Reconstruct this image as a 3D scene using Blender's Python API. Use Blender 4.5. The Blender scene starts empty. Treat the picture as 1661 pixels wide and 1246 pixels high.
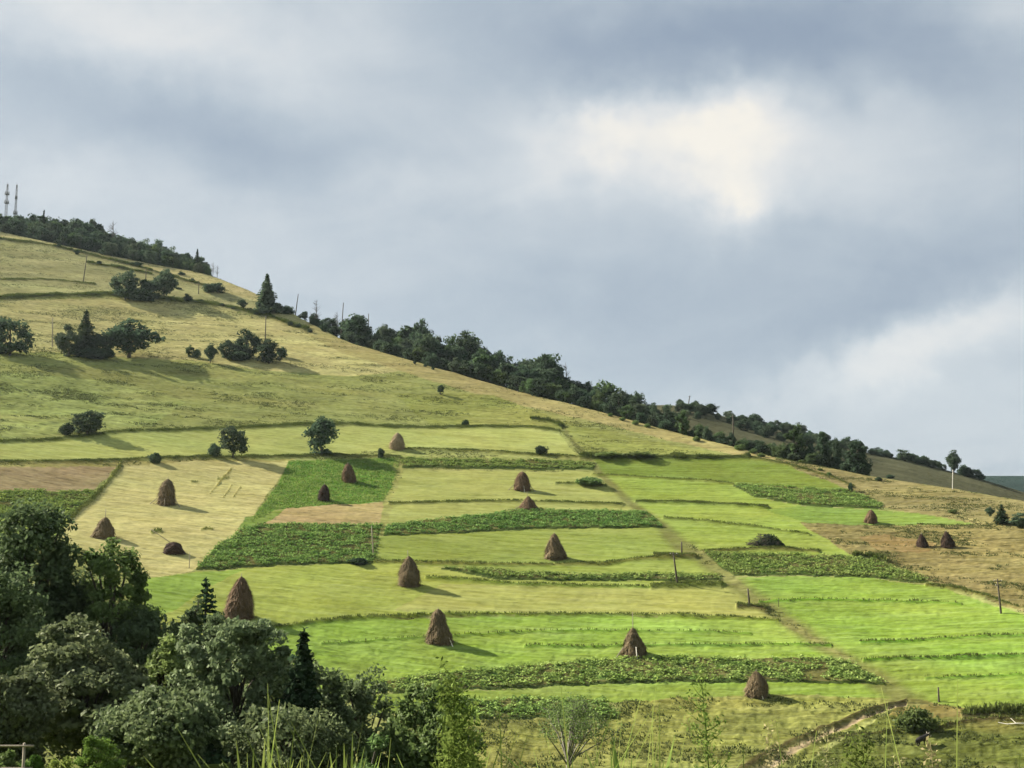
import bpy, math, random
import numpy as np
from mathutils import Vector, Matrix

random.seed(7)
rng = np.random.default_rng(7)
SC = bpy.context.scene
COL = SC.collection
R_ = math.radians

# ------------------------------------------------------------------ camera
PW, PH, FPX, PITCH = 1661, 1246, 1900.0, R_(7.4)
CP, SP = math.cos(PITCH), math.sin(PITCH)
cam = bpy.data.cameras.new('camera')
cam.sensor_width = 36.0
cam.lens = 36.0 * FPX / PW
cam.clip_start, cam.clip_end = 0.1, 12000
camo = bpy.data.objects.new('camera', cam)
COL.objects.link(camo)
camo.rotation_euler = (R_(90) + PITCH, 0, 0)
SC.camera = camo

# ------------------------------------------------------------------ light and exposure
EXPO = 1.85
SC.view_settings.view_transform = 'Standard'
SC.view_settings.look = 'None'
SC.view_settings.gamma = 1.0
SC.view_settings.exposure = EXPO
SC.cycles.use_denoising = True
SC.cycles.denoising_prefilter = 'FAST'
SC.cycles.max_bounces = 6
SC.cycles.transparent_max_bounces = 6
SC.cycles.volume_bounces = 0
SUN_AZ, SUN_EL = R_(-67), R_(34)
sdir = Vector((math.sin(SUN_AZ) * math.cos(SUN_EL), math.cos(SUN_AZ) * math.cos(SUN_EL), math.sin(SUN_EL)))
sun = bpy.data.lights.new('sun', 'SUN')
sun.energy = 4.8
sun.angle = R_(0.6)
sun.color = (1.0, 0.92, 0.78)
suno = bpy.data.objects.new('sun', sun)
COL.objects.link(suno)
suno.rotation_euler = (-sdir).to_track_quat('-Z', 'Y').to_euler()
suno.location = sdir * 900


def lin(*c):
    out = []
    for v in c:
        v /= 255.0
        out.append(v / 12.92 if v <= 0.04045 else ((v + 0.055) / 1.055) ** 2.4)
    return np.array(out)


def ray(px, py):
    """direction from the viewpoint towards a place in the photograph, x right, y ahead, z up"""
    cx = (np.asarray(px, float) - PW / 2) / FPX
    cy = (PH / 2 - np.asarray(py, float)) / FPX
    return cx, CP - SP * cy, SP + CP * cy


class NT:
    """small helper round a node tree"""
    def __init__(s, tree):
        s.t = tree

    def n(s, typ, **kw):
        nd = s.t.nodes.new(typ)
        for k, v in kw.items():
            if k == 'inp':
                for kk, vv in v.items():
                    sock = nd.inputs[kk]
                    if isinstance(vv, bpy.types.NodeSocket):
                        s.t.links.new(vv, sock)
                    else:
                        sock.default_value = vv
            else:
                setattr(nd, k, v)
        return nd

    def math(s, op, a, b=0.0, c=0.0):
        return s.n('ShaderNodeMath', operation=op, inp={0: a, 1: b, 2: c}).outputs[0]

    def mix(s, f, a, b, typ='MIX'):
        nd = s.n('ShaderNodeMix', data_type='RGBA', blend_type=typ)
        for i, v in ((0, f), (6, a), (7, b)):
            if isinstance(v, bpy.types.NodeSocket):
                s.t.links.new(v, nd.inputs[i])
            else:
                nd.inputs[i].default_value = v
        return nd.outputs[2]

    def ramp(s, fac, stops, interp='LINEAR'):
        nd = s.n('ShaderNodeValToRGB', inp={0: fac})
        cr = nd.color_ramp
        cr.interpolation = interp
        while len(cr.elements) < len(stops):
            cr.elements.new(0.5)
        for e, (p, c) in zip(cr.elements, stops):
            e.position = p
            e.color = (c[0], c[1], c[2], 1)
        return nd.outputs[0]


def make_world():
    w = bpy.data.worlds.new('World')
    SC.world = w
    w.use_nodes = True
    t = NT(w.node_tree)
    w.node_tree.nodes.clear()
    out = t.n('ShaderNodeOutputWorld')
    sky = t.n('ShaderNodeTexSky', sky_type='NISHITA', sun_disc=False, sun_elevation=SUN_EL, sun_rotation=SUN_AZ)
    bg1 = t.n('ShaderNodeBackground', inp={0: sky.outputs[0], 1: 0.05})
    tc = t.n('ShaderNodeTexCoord').outputs['Generated']
    # slow warp of the direction so that every cloud edge billows
    n1 = t.n('ShaderNodeTexNoise', inp={'Vector': tc, 'Scale': 5.0, 'Detail': 5.0, 'Roughness': 0.55})
    wv = t.n('ShaderNodeVectorMath', operation='SUBTRACT', inp={0: n1.outputs['Color'], 1: (0.5, 0.5, 0.5)})
    n1b = t.n('ShaderNodeTexNoise', inp={'Vector': tc, 'Scale': 17.0, 'Detail': 6.0, 'Roughness': 0.6})
    wvb = t.n('ShaderNodeVectorMath', operation='SUBTRACT', inp={0: n1b.outputs['Color'], 1: (0.5, 0.5, 0.5)})
    s1 = t.n('ShaderNodeVectorMath', operation='SCALE', inp={0: wv.outputs[0], 'Scale': 0.11})
    s2 = t.n('ShaderNodeVectorMath', operation='SCALE', inp={0: wvb.outputs[0], 'Scale': 0.065})
    a1 = t.n('ShaderNodeVectorMath', operation='ADD', inp={0: tc, 1: s1.outputs[0]})
    a2 = t.n('ShaderNodeVectorMath', operation='ADD', inp={0: a1.outputs[0], 1: s2.outputs[0]})
    sep = t.n('ShaderNodeSeparateXYZ', inp={0: a2.outputs[0]})
    az = t.math('ARCTAN2', sep.outputs[0], sep.outputs[1])
    hyp = t.math('SQRT', t.math('ADD', t.math('POWER', sep.outputs[0], 2.0), t.math('POWER', sep.outputs[1], 2.0)))
    el = t.math('ARCTAN2', sep.outputs[2], hyp)
    v = t.n('ShaderNodeCombineXYZ', inp={0: az, 1: el}).outputs[0]
    # cloud masses: where in the sky, how wide, how tall, tilt in degrees, lighter or darker
    A = [(300, 60, 420, 110, 4, 0.18), (150, 25, 230, 50, 0, 0.12), (1300, 75, 420, 90, -4, -0.30), (900, 60, 300, 55, -10, -0.10),
         (700, 130, 330, 60, 8, -0.05), (1140, 235, 270, 72, -8, 0.22), (1060, 215, 170, 42, 0, 0.13), (1185, 285, 75, 55, -50, 0.2),
         (1215, 335, 60, 18, -25, 0.13), (940, 225, 130, 45, 30, 0.13), (1010, 190, 170, 28, 4, 0.07), (1300, 205, 150, 40, -3, 0.06),
         (630, 285, 95, 30, -5, 0.15), (800, 290, 110, 22, 0, 0.08), (1340, 330, 210, 90, -20, 0.10), (320, 215, 330, 55, -8, -0.20),
         (80, 235, 260, 40, -3, -0.06), (1250, 440, 420, 60, 6, -0.10), (1000, 520, 330, 80, 0, -0.07), (1400, 510, 260, 50, 18, -0.20),
         (1610, 490, 220, 40, 24, 0.27), (1380, 590, 220, 38, 14, 0.12), (1560, 640, 300, 90, 0, 0.08), (430, 450, 190, 80, 10, 0.13),
         (120, 310, 240, 60, 0, 0.10), (1650, 10, 90, 55, -25, 0.24), (1540, 230, 170, 75, -30, 0.02), (1640, 330, 120, 90, 0, -0.05),
         (1500, 745, 200, 14, 0, -0.10)]
    acc = None
    for (px, py, sx, sy, rot, wt) in A:
        x, y, z = [float(q) for q in ray(px, py)]
        a0, e0 = math.atan2(x, y), math.atan2(z, math.hypot(x, y))
        m = t.n('ShaderNodeMapping', vector_type='TEXTURE',
                inp={0: v, 1: (a0, e0, 0), 2: (0, 0, R_(rot)), 3: (sx / FPX, sy / FPX, 1)})
        d = t.n('ShaderNodeVectorMath', operation='DOT_PRODUCT', inp={0: m.outputs[0], 1: m.outputs[0]}).outputs['Value']
        g = t.math('EXPONENT', t.math('MULTIPLY', d, -0.8))
        acc = t.math('MULTIPLY_ADD', g, wt, 0.55 if acc is None else acc)
    # fine billow, stretched sideways
    mp = t.n('ShaderNodeMapping', inp={0: tc, 3: (1, 1, 2.2)})
    n2 = t.n('ShaderNodeTexNoise', inp={'Vector': mp.outputs[0], 'Scale': 7.0, 'Detail': 9.0, 'Roughness': 0.62, 'Distortion': 0.5})
    acc = t.math('ADD', acc, t.math('MULTIPLY', t.math('SUBTRACT', n2.outputs[0], 0.5), 0.36))
    k = 0.97 * 2.0 ** -EXPO
    c = t.ramp(acc, [(0.0, lin(122, 139, 166) * k), (0.25, lin(152, 167, 185) * k), (0.5, lin(181, 193, 204) * k),
                     (0.72, lin(209, 216, 221) * k), (0.88, lin(230, 231, 230) * k), (1.0, lin(250, 245, 234) * k)])
    bg2 = t.n('ShaderNodeBackground', inp={0: c, 1: 1.0})
    mx = t.n('ShaderNodeMixShader', inp={0: 0.96, 1: bg1.outputs[0], 2: bg2.outputs[0]})
    w.node_tree.links.new(mx.outputs[0], out.inputs[0])


make_world()

# ------------------------------------------------------------------ shape of the land
CREST = np.array([(-900, 230), (-400, 300), (-150, 345), (0, 375), (150, 408), (340, 446), (420, 478), (480, 512), (560, 553), (700, 594), (860, 638),
                  (1000, 676), (1150, 715), (1250, 741), (1400, 771), (1530, 791), (1661, 813), (1850, 842), (2600, 900)], float)
CREST2 = np.array([(-900, 660), (1000, 660), (1105, 657), (1230, 690), (1300, 705), (1410, 735), (1480, 747), (1540, 764), (1600, 780), (1661, 800), (1850, 840), (2600, 880)], float)
DT = np.array([(1300, 132), (1246, 140), (1150, 161), (1050, 185), (950, 222), (850, 270), (750, 333), (600, 445), (480, 575), (375, 710), (260, 900), (100, 1300)], float)
_r = np.linspace(DT[0, 1], DT[-1, 1], 4000)
_p = np.interp(_r, DT[:, 1], DT[:, 0])
_kern = np.hanning(121)
_kern /= _kern.sum()
_p = np.concatenate([_p[:60], np.convolve(_p, _kern, 'valid'), _p[-60:]])


def crest_at(px, tab=CREST):
    a = 0
    for d in (-24, -12, 0, 12, 24):
        a = a + np.interp(px + d, tab[:, 0], tab[:, 1])
    return a / 5


def kpx(px):
    return 0.9 + 0.2 * np.clip(px, -300, 1961) / 1661


def tan_el(az, py):
    m = (PH / 2 - py) / FPX
    return np.cos(az) * (m * CP + SP) / (CP - m * SP)


def px_at(az, py):
    t = tan_el(az, py)
    return PW / 2 + FPX * np.sin(az) / (np.cos(az) * CP + t * SP)


def smooth(a, b, x):
    t = np.clip((x - a) / (b - a), 0, 1)
    return t * t * (3 - 2 * t)


def softmax(a, b, s):
    m = np.maximum(a, b)
    return m + s * np.log(np.exp((a - m) / s) + np.exp((b - m) / s))


def crest_px(az):
    azc = np.clip(az, -0.75, 0.75)
    px = px_at(azc, 700.0)
    for _ in range(3):
        px = px_at(azc, crest_at(px))
    return px


def ground(x, y, full=False):
    """height of the land; also where it appears in the view"""
    r = np.hypot(x, y)
    az = np.arctan2(x, y)
    azc = np.clip(az, -0.75, 0.75)
    pxc = crest_px(az)
    k = kpx(pxc)
    C = crest_at(pxc)
    Rc = k * np.interp(-C, -_p, _r)
    g = np.interp(r / k, _r, _p)
    dr = r - Rc
    back = C + 0.12 * dr + 0.0006 * np.maximum(dr - 120, 0) ** 2
    py = softmax(g, back, 1.5)
    C2 = crest_at(pxc, CREST2)
    py2 = C2 + np.where(r < 560, 0.35 * (560 - r), 0.1 * (r - 560) + 0.0005 * np.maximum(r - 640, 0) ** 2) + 3 * np.maximum(Rc + 35 - r, 0)
    py3 = 770 + np.where(r < 1500, 0.1 * (1500 - r), 0.1 * (r - 1500)) + 3 * np.maximum(800 - r, 0) + 60 * smooth(1500, 1300, pxc)
    py = -softmax(-py, -py2, 1.0)
    py = -softmax(-py, -py3, 1.0)
    t = tan_el(azc, np.clip(py, 100, 1300))
    zh = np.maximum(r * t, -60.0)
    # this side of the valley
    wl = smooth(690, 400, pxc)
    zl = np.interp(r, [0, 4, 8, 20, 50, 60, 80, 100], [-1.55, -1.6, -2.2, -4.6, -9.9, -11.5, -14.5, -19])
    zr = np.interp(r, [0, 4, 8, 14, 30, 60, 100, 120], [-1.55, -1.6, -2.6, -5, -11.5, -19.7, -26, -27.6])
    zn = wl * zl + (1 - wl) * zr
    r1 = 134 * k
    z1 = r1 * tan_el(azc, np.interp(134.0, _r, _p))
    zn100 = wl * -19 + (1 - wl) * -26
    f = np.clip((r - 100) / (r1 - 100), 0, 1)
    z = np.where(r < 100, zn, np.where(r < r1, zn100 * (1 - f) + z1 * f, zh))
    bk = smooth(0.8, 1.6, np.abs(az))
    z = z * (1 - bk) + (-1.55 + 0.1 * np.minimum(r, 900) + 0.0 * r) * bk
    if full:
        return z, px_at(azc, np.clip(py, 100, 1300)), np.where(r < r1, 1300.0, py), Rc, pxc
    return z


def hash2(ix, iy, s):
    h = (ix.astype(np.int64) * 374761393 + iy.astype(np.int64) * 668265263 + s * 974711) & 0xFFFFFFFF
    h = ((h ^ (h >> 13)) * 1274126177) & 0xFFFFFFFF
    return ((h ^ (h >> 16)) & 0xFFFF) / 65535.0


def vnoise(x, y, s=0):
    ix, iy = np.floor(x), np.floor(y)
    fx, fy = x - ix, y - iy
    fx, fy = fx * fx * (3 - 2 * fx), fy * fy * (3 - 2 * fy)
    a, b = hash2(ix, iy, s), hash2(ix + 1, iy, s)
    c, d = hash2(ix, iy + 1, s), hash2(ix + 1, iy + 1, s)
    return (a * (1 - fx) + b * fx) * (1 - fy) + (c * (1 - fx) + d * fx) * fy - 0.5


def land_point(px, py):
    """where the line of sight through a place in the photograph meets the land"""
    dx, dy, dz = [float(q) for q in ray(px, py)]
    h = math.hypot(dx, dy)
    rr = np.arange(118.0, 1600.0, 0.5)
    gz = ground(rr * dx / h, rr * dy / h)
    below = np.nonzero(gz >= rr * dz / h)[0]
    r = rr[below[0]] if len(below) else 400.0
    return np.array([r * dx / h, r * dy / h, float(ground(np.array([r * dx / h]), np.array([r * dy / h]))[0])]), r


def far_point(px, extra, py=None):
    """a place a given distance beyond the crest of the hill; returns point, distance, crest height in the view"""
    C = float(crest_at(np.array([float(px)]))[0])
    dx, dy, dz = [float(q) for q in ray(px, C if py is None else py)]
    az = np.array([math.atan2(dx, dy)])
    Rc = float(kpx(np.array([px]))[0] * np.interp(-C, -_p, _r))
    r = Rc + extra
    x, y = r * math.sin(az[0]), r * math.cos(az[0])
    return np.array([x, y, float(ground(np.array([x]), np.array([y]))[0])]), r, C


def top_h(p, r, pytop):
    az = math.atan2(p[0], p[1])
    return float(r * tan_el(np.array(az), float(pytop)) - p[2])


def at_r(px, r, py=1200):
    dx, dy, dz = [float(q) for q in ray(px, py)]
    h = math.hypot(dx, dy)
    x, y = r * dx / h, r * dy / h
    return np.array([x, y, float(ground(np.array([x]), np.array([y]))[0])])


# ------------------------------------------------------------------ mesh helpers
def mesh_np(name, V, Q, mats, smooth_=False, tri=None):
    V = np.asarray(V, np.float32).reshape(-1, 3)
    Q = np.asarray(Q, np.int32).reshape(-1, 4)
    T = np.zeros((0, 3), np.int32) if tri is None else np.asarray(tri, np.int32).reshape(-1, 3)
    me = bpy.data.meshes.new(name)
    me.vertices.add(len(V))
    me.vertices.foreach_set('co', V.ravel())
    nl = Q.size + T.size
    me.loops.add(nl)
    me.loops.foreach_set('vertex_index', np.concatenate([Q.ravel(), T.ravel()]))
    np_ = len(Q) + len(T)
    me.polygons.add(np_)
    st = np.concatenate([np.arange(len(Q)) * 4, Q.size + np.arange(len(T)) * 3]).astype(np.int32)
    me.polygons.foreach_set('loop_start', st)
    if smooth_:
        me.polygons.foreach_set('use_smooth', np.ones(np_, bool))
    for m in (mats if isinstance(mats, (list, tuple)) else [mats]):
        me.materials.append(m)
    me.update(calc_edges=True)
    return me


def obj(name, me, parent=None, loc=None):
    o = bpy.data.objects.new(name, me)
    COL.objects.link(o)
    if parent is not None:
        o.parent = parent
    if loc is not None:
        o.location = loc
    return o


def thing(name, label, cat, loc, group=None, rotz=0.0, scale=1.0):
    o = bpy.data.objects.new(name, None)
    COL.objects.link(o)
    o.empty_display_size = 0.5
    o.location = loc
    o.rotation_euler = (0, 0, rotz)
    o.scale = scale if isinstance(scale, (tuple, list)) else (scale, scale, scale)
    o['label'] = label
    o['category'] = cat
    if group:
        o['group'] = group
    return o


def stuff(o, label, cat):
    o['kind'] = 'stuff'
    o['label'] = label
    o['category'] = cat
    return o


class MB:
    """collects vertices and faces for one mesh"""
    def __init__(s):
        s.V, s.Q, s.n = [], [], 0

    def add(s, V, Q):
        V = np.asarray(V, float).reshape(-1, 3)
        s.V.append(V)
        s.Q.append(np.asarray(Q, int).reshape(-1, 4) + s.n)
        s.n += len(V)

    def tube(s, pts, rad, sides=6, cap=True):
        pts = np.asarray(pts, float)
        n = len(pts)
        rad = np.broadcast_to(np.asarray(rad, float), (n,))
        d = np.gradient(pts, axis=0) if n > 2 else np.repeat((pts[1:] - pts[:1]), n, 0)
        d /= np.linalg.norm(d, axis=1, keepdims=True) + 1e-9
        ref = np.where(np.abs(d[:, 2:3]) > 0.9, np.array([[1.0, 0, 0]]), np.array([[0, 0, 1.0]]))
        u = np.cross(d, ref)
        u /= np.linalg.norm(u, axis=1, keepdims=True) + 1e-9
        v = np.cross(d, u)
        a = np.arange(sides) * 2 * math.pi / sides
        ring = (u[:, None, :] * np.cos(a)[None, :, None] + v[:, None, :] * np.sin(a)[None, :, None]) * rad[:, None, None] + pts[:, None, :]
        V = ring.reshape(-1, 3)
        i = np.arange(n - 1)[:, None] * sides
        j = np.arange(sides)[None, :]
        j2 = (j + 1) % sides
        Q = np.stack([i + j, i + j2, i + sides + j2, i + sides + j], -1).reshape(-1, 4)
        if cap:
            V = np.vstack([V, pts[-1:] + d[-1:] * rad[-1] * 0.4])
            k = len(V) - 1
            b = (n - 1) * sides
            Q = np.vstack([Q, [[b + q, b + (q + 1) % sides, k, k] for q in range(0)]]) if False else Q
            even = [[b + q, b + (q + 1) % sides, b + (q + 2) % sides, k] for q in range(0, sides, 2)]
            Q = np.vstack([Q, even])
        s.add(V, Q)

    def box(s, c, h, rot=None):
        c, h = np.asarray(c, float), np.asarray(h, float)
        V = np.array([[x, y, z] for x in (-1, 1) for y in (-1, 1) for z in (-1, 1)], float) * h
        if rot is not None:
            V = V @ np.array(rot).T
        s.add(V + c, [[0, 1, 3, 2], [4, 6, 7, 5], [0, 4, 5, 1], [2, 3, 7, 6], [0, 2, 6, 4], [1, 5, 7, 3]])

    def mesh(s, name, mat, smooth_=False):
        return mesh_np(name, np.vstack(s.V), np.vstack(s.Q), mat, smooth_)


def unit(v):
    return v / (np.linalg.norm(v, axis=-1, keepdims=True) + 1e-9)


def leaf_cards(cent, size, outward=None, bias=0.0, aspect=0.55, g=rng):
    """one pointed leaf-shaped face at each centre"""
    n = len(cent)
    nr = unit(g.normal(size=(n, 3)))
    if outward is not None:
        nr = unit(nr + outward * bias)
    t = unit(np.cross(nr, unit(g.normal(size=(n, 3)))))
    b = np.cross(nr, t)
    sz = np.broadcast_to(np.asarray(size, float), (n,))[:, None] * g.uniform(0.65, 1.3, (n, 1))
    V = np.stack([cent + t * sz * 0.5, cent + b * sz * aspect * 0.5 + nr * sz * 0.08, cent - t * sz * 0.5, cent - b * sz * aspect * 0.5 + nr * sz * 0.08], 1)
    Q = np.arange(n * 4).reshape(n, 4)
    return V.reshape(-1, 3), Q


def blades(base, h, w, lean=0.5, g=rng, tip=0.15):
    """bent grass blades, two faces each"""
    n = len(base)
    a = g.uniform(0, 2 * math.pi, n)
    h = np.broadcast_to(np.asarray(h, float), (n,)) * g.uniform(0.6, 1.2, n)
    w = np.broadcast_to(np.asarray(w, float), (n,))
    wd = np.stack([np.cos(a), np.sin(a), 0 * a], 1) * (w / 2)[:, None]
    b = g.uniform(0, 2 * math.pi, n)
    ln = g.uniform(0, lean, n)
    ld = np.stack([np.cos(b) * ln, np.sin(b) * ln, 0 * b], 1)
    mid = base + np.stack([0 * h, 0 * h, h * 0.55], 1) + ld * (h * 0.25)[:, None]
    top = base + np.stack([0 * h, 0 * h, h * (1 - 0.25 * ln)], 1) + ld * (h * 0.9)[:, None]
    V = np.stack([base - wd, base + wd, mid + wd * 0.8, mid - wd * 0.8, top + wd * tip, top - wd * tip], 1).reshape(-1, 3)
    i = np.arange(n)[:, None] * 6
    Q = np.concatenate([i + np.array([[0, 1, 2, 3]]), i + np.array([[3, 2, 4, 5]])], 0)
    return V, Q


# ------------------------------------------------------------------ materials
def material(name):
    m = bpy.data.materials.new(name)
    m.use_nodes = True
    m.node_tree.nodes.clear()
    t = NT(m.node_tree)
    out = t.n('ShaderNodeOutputMaterial')
    return m, t, out


def rgba(c):
    return (float(c[0]), float(c[1]), float(c[2]), 1.0)


def leaf_mat(name, c1, c2, trans=0.25, scale=0.6, rnd=0.3, gloss=0.0):
    m, t, out = material(name)
    tc = t.n('ShaderNodeTexCoord').outputs['Object']
    n = t.n('ShaderNodeTexNoise', inp={'Vector': tc, 'Scale': scale, 'Detail': 3.0})
    n2 = t.n('ShaderNodeTexNoise', inp={'Vector': tc, 'Scale': scale * 7, 'Detail': 2.0})
    f = t.math('ADD', t.math('MULTIPLY', n.outputs[0], 0.6), t.math('MULTIPLY', n2.outputs[0], 0.55))
    c = t.mix(t.n('ShaderNodeMapRange', inp={0: f, 1: 0.38, 2: 0.78}).outputs[0], rgba(c1), rgba(c2))
    oi = t.n('ShaderNodeObjectInfo').outputs['Random']
    v = t.n('ShaderNodeMapRange', inp={0: oi, 3: 1 - rnd, 4: 1 + rnd}).outputs[0]
    h = t.n('ShaderNodeMapRange', inp={0: t.math('FRACT', t.math('MULTIPLY', oi, 7.3)), 3: 0.48, 4: 0.52}).outputs[0]
    c = t.n('ShaderNodeHueSaturation', inp={'Hue': h, 'Saturation': 1.0, 'Value': v, 'Color': c}).outputs[0]
    d = t.n('ShaderNodeBsdfDiffuse', inp={0: c})
    tr = t.n('ShaderNodeBsdfTranslucent', inp={0: c})
    mx = t.n('ShaderNodeMixShader', inp={0: trans, 1: d.outputs[0], 2: tr.outputs[0]})
    if gloss:
        gl = t.n('ShaderNodeBsdfGlossy', inp={0: (1, 1, 0.92, 1), 1: 0.55})
        mx = t.n('ShaderNodeMixShader', inp={0: gloss, 1: mx.outputs[0], 2: gl.outputs[0]})
    t.t.links.new(mx.outputs[0], out.inputs[0])
    return m


def plain_mat(name, c1, c2, scale=4.0, rough=0.85, stretch=(1, 1, 1), bump=0.0, spec=0.2):
    m, t, out = material(name)
    tc = t.n('ShaderNodeTexCoord').outputs['Object']
    mp = t.n('ShaderNodeMapping', inp={0: tc, 3: stretch})
    n = t.n('ShaderNodeTexNoise', inp={'Vector': mp.outputs[0], 'Scale': scale, 'Detail': 5.0, 'Roughness': 0.65})
    c = t.mix(t.n('ShaderNodeMapRange', inp={0: n.outputs[0], 1: 0.3, 2: 0.7}).outputs[0], rgba(c1), rgba(c2))
    p = t.n('ShaderNodeBsdfPrincipled', inp={'Base Color': c, 'Roughness': rough, 'Specular IOR Level': spec})
    if bump:
        b = t.n('ShaderNodeBump', inp={'Strength': bump, 'Distance': 0.1, 'Height': n.outputs[0]})
        t.t.links.new(b.outputs[0], p.inputs['Normal'])
    t.t.links.new(p.outputs[0], out.inputs[0])
    return m


def land_mat(name):
    """grass and soil: each field's own colour, broken up by patches, mowing streaks and tufts"""
    m, t, out = material(name)
    tc = t.n('ShaderNodeTexCoord').outputs['Object']
    at = t.n('ShaderNodeAttribute', attribute_name='field_colour')
    rough = t.n('ShaderNodeAttribute', attribute_name='roughness_of_sward').outputs['Fac']
    patch = t.n('ShaderNodeTexNoise', inp={'Vector': tc, 'Scale': 0.045, 'Detail': 4.0, 'Roughness': 0.6})
    mp = t.n('ShaderNodeMapping', inp={0: tc, 2: (0, 0, R_(2)), 3: (0.07, 0.9, 0.9)})
    streak = t.n('ShaderNodeTexNoise', inp={'Vector': mp.outputs[0], 'Scale': 0.75, 'Detail': 5.0, 'Roughness': 0.65})
    mp2 = t.n('ShaderNodeMapping', inp={0: tc, 3: (0.45, 1.0, 1.0)})
    tuft = t.n('ShaderNodeTexNoise', inp={'Vector': mp2.outputs[0], 'Scale': 1.1, 'Detail': 6.0, 'Roughness': 0.7})
    a = t.math('MULTIPLY_ADD', t.math('SUBTRACT', streak.outputs[0], 0.5), 0.85, 1.0)
    ta = t.math('MULTIPLY_ADD', rough, 1.6, 0.75)
    b = t.math('MULTIPLY_ADD', t.math('SUBTRACT', tuft.outputs[0], 0.5), ta, 1.0)
    mp3 = t.n('ShaderNodeMapping', inp={0: tc, 2: (0, 0, R_(-3)), 3: (0.2, 1.0, 1.0)})
    dash = t.n('ShaderNodeTexNoise', inp={'Vector': mp3.outputs[0], 'Scale': 0.85, 'Detail': 3.0, 'Roughness': 0.6})
    dk = t.n('ShaderNodeMapRange', inp={0: dash.outputs[0], 1: 0.56, 2: 0.68, 3: 0.0, 4: 1.0}).outputs[0]
    dk = t.math('MULTIPLY', dk, t.math('MULTIPLY_ADD', rough, -0.45, -0.18))  # tussock shadows put into the colour as dark dashes, stronger on rough sward
    val = t.math('MULTIPLY', t.math('MULTIPLY', a, b), t.math('ADD', dk, 1.06))
    hue = t.n('ShaderNodeMapRange', inp={0: patch.outputs[0], 1: 0.3, 2: 0.7, 3: 0.489, 4: 0.509}).outputs[0]
    sat = t.n('ShaderNodeMapRange', inp={0: streak.outputs[0], 1: 0.3, 2: 0.7, 3: 1.03, 4: 0.88}).outputs[0]
    c = t.n('ShaderNodeHueSaturation', inp={'Hue': hue, 'Saturation': sat, 'Value': val, 'Color': at.outputs['Color']}).outputs[0]
    bmp = t.n('ShaderNodeBump', inp={'Strength': t.math('MULTIPLY_ADD', rough, 0.5, 0.25), 'Distance': 0.5, 'Height': tuft.outputs[0]})
    d = t.n('ShaderNodeBsdfDiffuse', inp={0: c, 1: 0.6, 'Normal': bmp.outputs[0]})
    t.t.links.new(d.outputs[0], out.inputs[0])
    return m


LAND = land_mat('grassland')
TREE_DARK = leaf_mat('dark_foliage', (0.020, 0.038, 0.025), (0.086, 0.124, 0.072), trans=0.3)
TREE_NEAR = leaf_mat('dark_leaves', (0.026, 0.048, 0.022), (0.150, 0.195, 0.088), trans=0.32, gloss=0.008)
TREE_GREY = leaf_mat('grey_green_foliage', (0.026, 0.044, 0.028), (0.115, 0.146, 0.088), scale=0.5, trans=0.28)
GREY_NEAR = leaf_mat('grey_green_leaves', (0.034, 0.056, 0.025), (0.215, 0.265, 0.132), scale=0.5, trans=0.32, gloss=0.010)
TREE_MID = leaf_mat('green_foliage', (0.028, 0.052, 0.024), (0.105, 0.150, 0.062), trans=0.3)
MID_NEAR = leaf_mat('green_leaves', (0.042, 0.078, 0.022), (0.19, 0.265, 0.085), trans=0.38, gloss=0.008)
TREE_BRIGHT = leaf_mat('bright_foliage', (0.05, 0.10, 0.02), (0.13, 0.22, 0.05))
SPRUCE = leaf_mat('spruce_needles', (0.014, 0.028, 0.015), (0.050, 0.075, 0.038), trans=0.15)
LARCH = leaf_mat('pale_needles', (0.034, 0.058, 0.035), (0.125, 0.165, 0.09), trans=0.28)
CROP = leaf_mat('potato_leaves', (0.055, 0.125, 0.022), (0.27, 0.37, 0.11), scale=0.35, rnd=0.08, trans=0.2)
VERGE = leaf_mat('verge_blades', (0.04, 0.062, 0.016), (0.12, 0.14, 0.04), scale=0.3, rnd=0.1)
TUSS = leaf_mat('tussock_blades', (0.035, 0.055, 0.017), (0.12, 0.13, 0.05), scale=0.3, rnd=0.1)
WEED = leaf_mat('weed_leaves', (0.07, 0.12, 0.02), (0.22, 0.27, 0.07), scale=6.0, trans=0.4)
BLADE = leaf_mat('reed_blades', (0.09, 0.15, 0.03), (0.24, 0.29, 0.08), scale=5.0, trans=0.4)
DRY = leaf_mat('dry_stalks', (0.13, 0.125, 0.055), (0.28, 0.26, 0.13), scale=5.0)
BARK = plain_mat('bark', (0.03, 0.026, 0.02), (0.09, 0.078, 0.06), scale=3.0, stretch=(4, 4, 1), bump=0.5)
PALEBARK = plain_mat('pale_bark', (0.05, 0.046, 0.036), (0.20, 0.19, 0.15), scale=3.0, stretch=(3, 3, 1))
HAY = plain_mat('hay', (0.060, 0.044, 0.024), (0.20, 0.155, 0.09), scale=2.6, stretch=(1.7, 1.7, 0.6), bump=0.8, spec=0.05)
HAYRED = plain_mat('reddish_hay', (0.060, 0.040, 0.024), (0.19, 0.128, 0.078), scale=2.6, stretch=(1.7, 1.7, 0.6), bump=0.8, spec=0.05)
HAYPALE = plain_mat('pale_hay', (0.17, 0.13, 0.075), (0.36, 0.29, 0.18), scale=1.7, stretch=(1.6, 1.6, 0.8), bump=0.8, spec=0.05)
HAYDARK = plain_mat('old_dark_hay', (0.022, 0.015, 0.011), (0.07, 0.047, 0.035), scale=2.2, bump=0.8, spec=0.05)
WOOD = plain_mat('grey_wood', (0.16, 0.135, 0.105), (0.30, 0.265, 0.21), scale=4.0, stretch=(4, 4, 0.6), bump=0.3)
DARKWOOD = plain_mat('tarred_wood', (0.035, 0.03, 0.024), (0.09, 0.075, 0.058), scale=4.0, stretch=(4, 4, 0.6), bump=0.3)
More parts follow.
